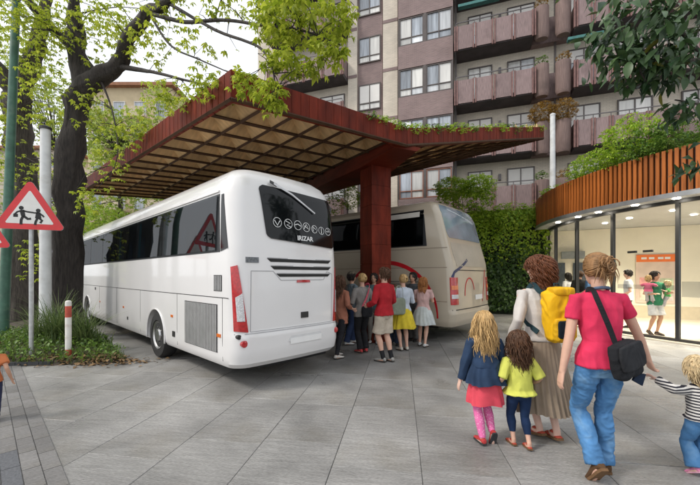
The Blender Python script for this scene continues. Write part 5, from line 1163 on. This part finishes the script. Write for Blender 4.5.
SKIN = [mat('skin fair', (.60, .36, .265), .5, .06, 12, spec=.35), mat('skin tan', (.48, .27, .18), .5, .06, 12, spec=.35), mat('skin pale', (.66, .43, .34), .5, .06, 12, spec=.35)]
def cloth(name, col, var=.14, rough=.85, scale=7, bump=.25, bscale=160): return mat(name, col, rough, var, scale, bump=bump, bscale=bscale, spec=.2)
HB = {'blond': mat('blond hair', (.46, .30, .13), .5, .45, 30, spec=.35, stretch=(1, 1, .2)), 'lightbrown': mat('light brown hair', (.26, .14, .06), .5, .45, 30, spec=.35, stretch=(1, 1, .2)), 'auburn': mat('auburn hair', (.13, .045, .018), .5, .45, 40, spec=.35), 'brown': mat('brown hair', (.085, .040, .020), .5, .45, 30, spec=.35), 'dark': mat('dark hair', (.022, .016, .013), .45, .4, 30, spec=.35), 'pale': mat('pale blond hair', (.58, .45, .26), .5, .35, 30, spec=.3), 'ginger': mat('ginger hair', (.32, .13, .04), .5, .4, 30, spec=.3)}
def person(label, pos, rz, group=None): return thing('person', pos, label, 'person', rz, group)
def put(f, root, skin, vox=.0065, **kw):
    o = link('body', build_body(f, skin, vox, **kw), skin, root); eyes(f, root); return o
solem = cloth('shoe sole', (.05, .045, .04)); brownsole = cloth('brown sole', (.16, .09, .045))
# ---- woman in the pink T-shirt
f = make_fig(1.85, .245, [(-.10, -.06, 50, -4), (.095, .20, 0, 8)], [(-.315, .02, .84), (.50, .14, .92)], (0, -6), (0, .05), build=.93, sw=.19, arm=1.09)
pinkw = person('woman in pink T-shirt and blue jeans holding the toddler by the hand', V3((2.10, 2.88, 0)), R(-2))
put(f, pinkw, SKIN[0], .006, handcurl=(.35, .7))
top_garment(f, pinkw, cloth('pink jersey', (.62, .035, .095), .12, bump=.15), 'shirt', .50, f.hipz - .01, .011, None, .006, .0085, .003, 2.0, neck=False)
denim = mat('denim', (.075, .20, .40), .85, .30, 5, bump=.3, bscale=220, spec=.2, dirt=((.30, .47, .62), 4.0, .50, .6))
legwear(f, pinkw, denim, 'jeans', .985, .011, .070, .0065, .0075, f.hipz + .09, 4.0, 13)
shoe_parts(f, pinkw, cloth('brown suede', (.10, .055, .028)), brownsole)
q = hair(f, pinkw, None, 'up', .30, 420, 0, .005, 5, vol=1.03, cap=1.04)
kn_ = f.T(0, -.55, .60)
for i in range(70):
    a = random.random() * 6.28; b = random.uniform(-1, 1); c = kn_ + V3((random.gauss(0, .018), random.gauss(0, .012), random.gauss(0, .02))); q.tube([c + V3((math.cos(a + t) * .036, math.sin(b * 3 + t) * .018 - .012, math.sin(a + t) * .045)) for t in (0, .6, 1.2, 1.8, 2.4, 3.0)], [.006, .0065, .0065, .006, .005, .002], 4, cap=False)
for i in range(46):
    c = kn_ + V3((random.gauss(0, .03), .0, random.gauss(-.01, .02))); dx = random.gauss(0, .025); q.tube([c, c + V3((dx * .5, -.012, -.03)), c + V3((dx, -.010, -.075)), c + V3((dx * 1.2, .004, -.11 - random.random() * .03))], [.005, .005, .004, .001], 4, cap=False)
finish_hair(q, pinkw, HB['lightbrown'])
q = MB(); q.tube([f.NB + V3((.066 * math.cos(a), .066 * math.sin(a) - .01, .012 - .02 * math.sin(a))) for a in [2 * math.pi * i / 18 for i in range(19)]], .013, 8); q.ob('scarf', cloth('blue scarf', (.10, .14, .22)), pinkw, W=False, smooth=True)
f_pink = f
def strap_loop(pts, wd, th, m, name, root, W=True):
    pp_, _ = knot([V3(p) for p in pts], [0] * len(pts)); q = MB(); rs = []
    for i, p in enumerate(pp_):
        t = (pp_[min(i + 1, len(pp_) - 1)] - pp_[max(i - 1, 0)]).normalized(); out_ = V3((p.x, p.y, 0)); out_ = (out_ - t * out_.dot(t)); out_ = out_.normalized() if out_.length > 1e-4 else V3((0, -1, 0)); b = t.cross(out_)
        rs.append([p + b * wd + out_ * th, p - b * wd + out_ * th, p - b * wd - out_ * th, p + b * wd - out_ * th])
    q.rings(rs); return q.ob(name, m, root, W=W)
blackc = cloth('black canvas', (.016, .017, .020), .3, .8)
bag = thing('shoulder_bag', V3((2.10, 2.88, 0)), 'black shoulder bag slung across the back of the pink T-shirt woman', 'bag', R(-2))
hz = f.hipz
def pouch(c, size, lx, m, name, root, rot=None, vox=.008, amp=.005, seed=1.):
    q = MB(); rs = []
    for t, k in ((-.5, .72), (-.42, .95), (-.1, 1.0), (.3, .98), (.46, .88), (.5, .6)):
        rs.append([V3((math.copysign(abs(math.cos(a)) ** .5, math.cos(a)) * size[0] / 2 * k, math.copysign(abs(math.sin(a)) ** .6, math.sin(a)) * size[1] / 2 * k, t * size[2])) for a in [2 * math.pi * i / 24 for i in range(24)]])
    if rot is not None: rs = [[rot @ p for p in r] for r in rs]
    q.rings([[p + V3(c) for p in r] for r in rs]); return link(name, fuse(q, vox, 4, amp, 12, seed), m, root)
rt = Matrix.Rotation(R(-12), 3, 'Y') @ Matrix.Rotation(R(24), 3, 'Z')
pouch((.065, -.175, hz + .085), (.30, .10, .27), 0, blackc, 'bag_body', bag, rt, .007, .007)
pouch((.08, -.226, hz + .12), (.29, .035, .20), 0, cloth('black flap', (.022, .023, .026), .3), 'bag_flap', bag, rt, .006, .004)
q = MB(); q.prism([(.14, -.19, hz - .02), (.25, -.14, hz - .04), (.215, -.15, hz - .13), (.12, -.18, hz - .08)], (0, .02, 0)); q.ob('jacket_end', cloth('navy cloth', (.012, .022, .045)), bag, W=False)
zs_ = f.shz
strap_loop([(.0, -.160, hz + .20), (-.03, -.150, hz + .30), (-.075, -.145, hz + .42), (-.115, -.122, zs_ - .02), (-.105, -.045, zs_ + .058), (-.085, .07, zs_ + .03), (-.02, .135, zs_ - .16), (.10, .15, hz + .28), (.20, .08, hz + .2), (.235, -.06, hz + .18)], .019, .004, blackc, 'strap', bag, W=False)
# ---- woman with the yellow backpack
f = make_fig(1.87, .25, [(-.06, .05, 16, -8), (.085, -.03, 12, 2)], [(-.30, .05, .98), (.26, .18, .92)], (38, 4), (0, .03), build=.97, sw=.185)
yelw = person('woman with auburn curls, long taupe skirt and yellow backpack', V3((2.00, 3.62, 0)), R(2))
put(f, yelw, SKIN[2], .0065); greyj = cloth('grey jersey', (.55, .52, .49), .1)
top_garment(f, yelw, greyj, 'cardigan', 1.92, f.hipz + .06, .009, None, .007, .008, .006, 6.0, neck=False)
taupe = cloth('taupe skirt cloth', (.30, .235, .175), .22, scale=3)
skirt(f, yelw, taupe, f.hipz + .14, .29, .150, .31, 30, .017, sway=(.03, -.02), ry=.78)
shoe_parts(f, yelw, cloth('red leather', (.40, .07, .045)), brownsole, 'sandal')
q = hair(f, yelw, None, 'long', .16, 620, .016, .0055, 8, vol=1.14, cap=1.08); finish_hair(q, yelw, HB['auburn'])
yb = thing('yellow_backpack', V3((2.00, 3.62, 0)), 'yellow backpack with dark straps and mesh pocket on the back of the auburn haired woman', 'backpack', R(2))
yel = cloth('yellow nylon', (.78, .44, .010), .14, .55, 5); nav = cloth('dark teal strap', (.02, .045, .055))
bz = f.hipz + .34
pouch((.045, -.225, bz), (.27, .20, .50), 0, yel, 'pack_body', yb, Matrix.Rotation(R(-6), 3, 'Y'), .008, .010)
pouch((.04, -.315, bz - .13), (.20, .08, .22), 0, cloth('yellow pocket nylon', (.70, .40, .012), .14, .55), 'front_pocket', yb, None, .007, .006, 3.)
pouch((.02, -.352, bz - .125), (.12, .03, .17), 0, cloth('dark mesh', (.012, .02, .03), .4), 'mesh_pocket', yb, None, .006, .003, 5.)
pouch((.045, -.25, bz + .235), (.22, .18, .08), 0, cloth('yellow lid', (.72, .40, .012), .15, .55), 'lid', yb, None, .007, .006, 7.)
for k in (-1, 1): strap_loop([(.03 + k * .06, -.150, bz + .22), (k * .085, -.125, f.shz + .0), (k * .105, -.04, f.shz + .068), (k * .12, .07, f.shz - .01), (k * .13, .115, f.shz - .16), (k * .155, .03, bz - .08), (k * .13 + .02, -.14, bz - .18)], .024, .006, nav, 'strap', yb, W=False)
q = MB(); q.tube([(.02, -.20, bz + .27), (.02, -.19, bz + .31), (.07, -.19, bz + .31), (.07, -.20, bz + .27)], .008, 6); q.ob('grab_loop', nav, yb, W=False, smooth=True)
# ---- girl in navy jacket
f = make_fig(1.31, .20, [(-.055, .03, 4, -4), (.06, -.05, 68, 0)], [(-.24, .04, .61), (.235, .05, .62)], (0, -3), (0, .02), child=True, sw=.138)
g1 = person('girl with long blond hair in navy jacket, red skirt and pink tights', V3((1.36, 3.48, 0)), R(4))
put(f, g1, SKIN[2], .006); navyj = cloth('navy denim jacket', (.022, .042, .085), .25, bump=.3)
top_garment(f, g1, navyj, 'jacket', 1.9, f.hipz + .16, .014, (.145, .115), .006, .008, .008, 9., neck=False)
skirt(f, g1, navyj, f.hipz + .21, f.hipz + .00, .128, .205, 14, .012, 'jacket_skirt', ry=.78); skirt(f, g1, cloth('coral skirt', (.62, .07, .10), .15), f.hipz + .06, f.hipz - .20, .135, .185, 9, .010, ry=.8)
def dots(name, col, col2):
    m = cloth(name, col); t = m.node_tree; N = t.nodes; vo = N.new('ShaderNodeTexVoronoi'); vo.inputs['Scale'].default_value = 55; tc = N.new('ShaderNodeTexCoord'); t.links.new(tc.outputs['Object'], vo.inputs[0]); rp = N.new('ShaderNodeValToRGB'); rp.color_ramp.elements[0].position = .28; rp.color_ramp.elements[1].position = .36; rp.color_ramp.elements[0].color = (*col2, 1); rp.color_ramp.elements[1].color = (*col, 1)
    t.links.new(vo.outputs[0], rp.inputs[0]); t.links.new(rp.outputs[0], N['Principled BSDF'].inputs['Base Color']); return m
legwear(f, g1, dots('pink dotted tights', (.72, .16, .38), (.80, .38, .55)), 'tights', 1.0, .004, None, .006, .001)
shoe_parts(f, g1, cloth('red shoe', (.45, .05, .05)), cloth('dark rubber', (.045, .048, .05)))
q = hair(f, g1, None, 'long', .34, 520, .006, .0048, 11, vol=1.08); finish_hair(q, g1, HB['blond'])
# ---- girl in lime top
f = make_fig(1.125, .195, [(-.06, .08, 4, -4), (.055, -.02, 8, 4)], [(-.19, .09, .56), (.18, .10, .58)], (6, -2), (0, .02), child=True, sw=.122)
g2 = person('small girl with wavy brown hair in lime top and navy leggings', V3((1.67, 3.40, 0)), R(0))
put(f, g2, SKIN[0], .006); top_garment(f, g2, cloth('lime cotton', (.60, .62, .12), .1), 'shirt', .95, f.hipz + .0, .014, (.165, .125), .006, .008, .008, 12., neck=False)
legwear(f, g2, cloth('navy leggings', (.012, .028, .075), .2), 'leggings', .84, .005, None, .006, .002); shoe_parts(f, g2, MATS['red leather'], brownsole, 'sandal')
q = hair(f, g2, None, 'long', .25, 520, .010, .0048, 13, vol=1.12); finish_hair(q, g2, HB['brown'])
# ---- toddler
f = make_fig(.98, .185, [(-.075, .02, 30, -6), (.06, .10, 4, 10)], [(-.30, .10, .775), (.17, .06, .42)], (4, 0), (0, .03), child=True, sw=.108, build=1.08, arm=1.02)
td = person('curly blond toddler in striped top and jeans', V3((2.965, 2.90, 0)), R(-4))
put(f, td, SKIN[2], .0055, handcurl=(.8, .3))
def stripes(name, c1, c2, sc):
    m = cloth(name, c1); t = m.node_tree; N = t.nodes; wv = N.new('ShaderNodeTexWave'); wv.bands_direction = 'Z'; wv.inputs['Scale'].default_value = sc; wv.inputs['Distortion'].default_value = .6; wv.inputs['Detail Scale'].default_value = 2; tc = N.new('ShaderNodeTexCoord'); t.links.new(tc.outputs['Object'], wv.inputs[0]); rp = N.new('ShaderNodeValToRGB'); rp.color_ramp.elements[0].position = .42; rp.color_ramp.elements[1].position = .5; rp.color_ramp.elements[0].color = (*c1, 1); rp.color_ramp.elements[1].color = (*c2, 1)
    t.links.new(wv.outputs[0], rp.inputs[0]); t.links.new(rp.outputs[0], N['Principled BSDF'].inputs['Base Color']); return m
top_garment(f, td, stripes('striped jersey', (.025, .025, .035), (.62, .60, .57), 13), 'shirt', 1.9, f.hipz + .02, .014, (.145, .115), .006, .004, .006, 15., neck=False)
legwear(f, td, denim, 'jeans', .97, .012, .062, .006, .005, f.hipz + .04, 16.); shoe_parts(f, td, cloth('pink shoe', (.70, .25, .42)), cloth('pink rubber', (.66, .35, .45)))
q = hair(f, td, None, 'long', .10, 560, .010, .005, 17, vol=1.14, cap=1.06); finish_hair(q, td, HB['pale'])
# ---- child at the left edge of the picture, mostly outside
f = make_fig(1.0, .18, [(-.06, .05, 4, 0), (.06, -.02, 20, 0)], [(-.19, .05, .45), (.20, -.02, .47)], (0, 0), (0, .02), child=True, sw=.115)
ec = person('child in orange top and navy trousers walking by the pavement edge', V3((-4.14, 3.95, 0)), R(30)); put(f, ec, SKIN[1], .009)
top_garment(f, ec, cloth('orange cotton', (.50, .16, .06)), 'shirt', .6, None, .012, None, .009, .004, .008, 21., neck=False); legwear(f, ec, cloth('navy twill', (.03, .035, .075)), 'trousers', .97, .014, .055, .009, .004); shoe_parts(f, ec, cloth('grey trainer', (.4, .4, .4)), solem); finish_hair(hair(f, ec, None, 'long', .10, 260, 0, .006, 22), ec, HB['brown'])
# ---- the queue between the coaches
VX = .011
def extra(label, px, py, rz, H, feet, hands, head, top, low, shoes, hr, skin=0, group='people queueing between the coaches', pos=None, vox=VX, lean=(0, 0), bare=False, child=False, build=1.0):
    f = make_fig(H, H * (.132 if not child else .185), feet, hands, head, lean, child=child, build=build); p = pos if pos is not None else GP(px, py); t = person(label, p, R(rz), group); put(f, t, SKIN[skin], vox)
    if top: top_garment(f, t, cloth(*top[0]), top[3] if len(top) > 3 else 'shirt', top[1], f.hipz + top[2], .014, None, vox * .9, .006, .010, px * .1, neck=False)
    if low[0] == 'skirt': skirt(f, t, cloth(*low[1]), f.hipz + .12 * f.s, low[2], .145 * f.s, low[3], 16, .014, n=96)
    elif low[0] == 'dress': skirt(f, t, cloth(*low[1]), f.hipz + .16 * f.s, low[2], .135 * f.s, low[3], 14, .012, 'dress_skirt', n=96)
    else: legwear(f, t, cloth(*low[1]), low[0], low[2], .012, low[3], vox * .9, .005, f.hipz + .08, px * .2)
    if shoes: shoe_parts(f, t, cloth(*shoes), solem)
    if hr: finish_hair(hair(f, t, None, hr[1], hr[2], 240, hr[3], .007, int(px), vol=1.06, cap=1.04), t, HB[hr[0]])
    return f, t
ST = lambda a=0, b=0: [(-.09, .05 + a, 3, -8), (.09, .02 + b, 3, 8)]
f, t = extra('man in red jacket and beige shorts waiting in front of the queue', 384, 361, 40, 1.82, ST(.02, -.03), [(-.22, .24, 1.08), (.22, .22, 1.05)], (15, 4), (('red jacket cloth', (.36, .018, .025), .2), 1.9, -.02, 'jacket'), ('shorts', ('beige shorts cloth', (.46, .40, .32)), .43, .125), ('grey canvas shoe', (.32, .31, .29)), ('brown', 'long', .07, .006), build=1.06)
sock(f, t, cloth('black sock', (.02, .02, .022)), .13)
extra('woman with blond hair in grey cardigan and black trousers', 362, 352, 30, 1.70, ST(0, .05), [(-.20, .22, 1.05), (.24, .10, .92)], (10, 0), (('grey cardigan wool', (.24, .225, .21), .2), 1.9, -.08, 'cardigan'), ('trousers', ('black trouser cloth', (.018, .018, .020)), .97, .07), ('red pump', (.45, .06, .06)), ('blond', 'up', .2, 0))
sbg = thing('shoulder_bag', GP(362, 352), 'dark shoulder bag on a pink strap worn by the woman in grey', 'bag', R(30)); pouch((.02, -.17, .90), (.26, .09, .24), 0, blackc, 'bag_body', sbg, None, .01); strap_loop([(-.09, -.16, 1.0), (.02, -.155, 1.2), (.13, -.10, 1.43), (.135, 0, 1.49), (.10, .11, 1.40), (-.06, .16, 1.15)], .02, .004, cloth('pink strap', (.55, .10, .14)), 'strap', sbg, W=False)
f, t = extra('man in flat cap and slate shirt with blue trousers', 352, 344, -60, 1.75, ST(.12, -.1), [(-.22, .18, 1.0), (.26, .05, .85)], (0, 5), (('slate shirt cloth', (.13, .16, .18), .2), .9, -.04), ('trousers', ('dark blue denim', (.035, .055, .12)), .98, .075), ('white trainer', (.60, .60, .58)), ('dark', 'long', .05, 0), 1)
q = MB(); q.ell(f.T(0, -.03, .84), (.37 * f.hh, .44 * f.hh, .24 * f.hh), 16, 10, f.HR); q.ell(f.T(0, .40, .78), (.26 * f.hh, .22 * f.hh, .03 * f.hh), 14, 6, f.HR); link('cap', fuse(q, .01, 3), cloth('olive cap', (.14, .12, .085)), t)
f, t = extra('woman with long brown hair in rust top half hidden by the white coach', 340, 357, -40, 1.66, ST(.05, -.1), [(-.22, .12, .95), (.22, .16, .98)], (0, 0), (('rust blouse', (.34, .14, .09), .2), 1.5, -.14), ('trousers', ('charcoal leggings', (.022, .022, .026)), .97, .045), ('pale trainer', (.55, .52, .48)), ('brown', 'long', .35, .004))
f, t = extra('woman with blond hair, pale blue shawl and yellow skirt', 403, 350, 15, 1.68, ST(0, .04), [(-.16, .26, 1.12), (.18, .26, 1.10)], (20, 0), (('pale blue shawl cloth', (.48, .53, .60), .2), 1.9, -.04, 'shawl'), ('skirt', ('yellow skirt cloth', (.58, .45, .035), .2), .50, .30), ('cream shoe', (.5, .46, .4)), ('blond', 'up', .2, 0))
tb = thing('tote_bag', GP(398, 352), 'sage green tote bag on the arm of the woman in the yellow skirt', 'bag', R(20)); pouch((.0, -.02, 1.0), (.34, .10, .36), 0, cloth('sage canvas', (.22, .25, .19)), 'bag_body', tb, None, .01); strap_loop([(-.1, -.05, 1.15), (-.08, -.05, 1.38), (.0, -.03, 1.44), (.08, -.05, 1.38), (.1, -.05, 1.15)], .014, .004, cloth('sage strap', (.20, .22, .17)), 'handle', tb, W=False)
extra('young woman with ginger hair in blush top and pale grey skirt', 423, 346, -25, 1.62, ST(.05, -.04), [(-.12, .26, 1.15), (.12, .28, 1.18)], (25, -8), (('blush top cloth', (.55, .36, .34), .15), .6, .04), ('dress', ('pale grey skirt cloth', (.46, .49, .48), .15), .52, .30), ('white pump', (.55, .55, .54)), ('ginger', 'long', .22, .006))
extra('man in dark grey shirt deep in the queue beside the beige coach', 413, 341, 140, 1.74, ST(), [(-.24, .1, .9), (.24, .1, .9)], (0, 0), (('charcoal shirt cloth', (.06, .065, .07), .2), .8, -.04), ('trousers', ('grey chino', (.12, .115, .11)), .98, .08), ('black shoe', (.02, .02, .02)), ('dark', 'long', .05, 0), 1)
extra('man in teal shirt behind the blond woman in grey', 374, 343, 170, 1.72, ST(.03, 0), [(-.24, .12, .92), (.22, .2, 1.0)], (-10, 0), (('dull teal cloth', (.07, .13, .14), .2), .8, -.04), ('trousers', ('stone trousers', (.30, .28, .25)), .98, .08), ('white trainer', (.60, .60, .58)), ('dark', 'long', .05, 0), 1)
extra('boy in mustard shirt between the red jacket and the shawl', 394, 345, 160, 1.45, ST(.03, 0), [(-.2, .12, .75), (.2, .14, .78)], (15, 0), (('mustard cloth', (.30, .20, .06), .2), .8, -.04), ('trousers', ('dark denim', (.03, .04, .07)), .98, .07), ('black shoe', (.02, .02, .02)), ('brown', 'long', .05, 0))
# ---- inside the pavilion
IN = 'people inside the glass pavilion'
FZ = V3((0, 0, .035))
pg = GP(655, 336) + FZ
extra('man in green shirt and pale shorts carrying two small children', 655, 336, 178, 1.74, [(-.08, .10, 3, -8), (.09, -.02, 20, 8)], [(-.20, .22, 1.16), (.20, .22, 1.14)], (20, 0), (('green shirt cloth', (.035, .20, .10), .15), .6, -.06), ('shorts', ('pale shorts cloth', (.50, .49, .48)), .42, .12), ('dark sandal', (.06, .045, .035)), ('dark', 'long', .08, .01), 1, IN, pg)
def held(label, off, rz, colr, skin, hrc):
    f = make_fig(.78, .165, [(-.06, .16, 10, 0), (.06, .18, 10, 0)], [(-.12, .14, .52), (.12, .14, .52)], (0, 0), child=True); t = person(label, pg + V3(off), R(rz), IN); put(f, t, SKIN[skin], .010)
    top_garment(f, t, cloth(*colr), 'shirt', .7, -.02 + f.hipz, .012, None, .010, .004, .008, 3., neck=False); legwear(f, t, cloth('pale toddler trousers ' + colr[0], (.45, .42, .42)), 'trousers', .9, .012, .05, .010, .003); shoe_parts(f, t, cloth('small shoe', (.3, .28, .27)), solem); finish_hair(hair(f, t, None, 'long', .07, 180, .004, .006, 5), t, HB[hrc])
held('small child in pink dress held on one arm of the green shirt man', (-.27, -.10, .86), -60, ('pink frock', (.62, .13, .22)), 0, 'blond'); held('small child in bright green held on the other arm of the green shirt man', (.27, -.08, .72), 60, ('bright green cotton', (.12, .45, .13)), 2, 'pale')
def inside(label, px, d, rz, H, top, low, hrc, hl):
    p = V3(((px - 350) / F * d, d, 0)) + FZ; extra(label, px, 320, rz, H, ST(.03, -.02), [(-.2, .2, 1.0), (.22, .12, .92)], (0, 0), top, low, ('black shoe', (.02, .02, .02)), (hrc, 'long', hl, .003), 0, IN, p)
inside('man in white T-shirt inside the pavilion facing the counter', 628, 10.8, 60, 1.80, (('white tee cloth', (.66, .66, .66)), .6, -.04), ('trousers', ('grey jeans', (.10, .11, .12)), .98, .075), 'dark', .05)
inside('woman with dark bob in white blouse inside the pavilion', 568, 13.0, 20, 1.72, (('white blouse cloth', (.62, .62, .62)), .8, -.04), ('skirt', ('dark skirt cloth', (.05, .05, .06)), .5, .25), 'dark', .18)
inside('man in black shirt inside the pavilion beside the dark window', 580, 12.4, -30, 1.78, (('black shirt cloth', (.02, .02, .022)), .8, -.04), ('trousers', ('black trouser cloth', (.018, .018, .020)), .98, .08), 'brown', .05)
inside('man in blue shirt inside the pavilion behind the pink T-shirt woman', 590, 12.0, 30, 1.76, (('blue shirt cloth', (.06, .13, .26)), .9, -.04), ('trousers', ('dark denim', (.03, .04, .07)), .98, .08), 'dark', .05)
bpy.data.scenes.remove(TMP)
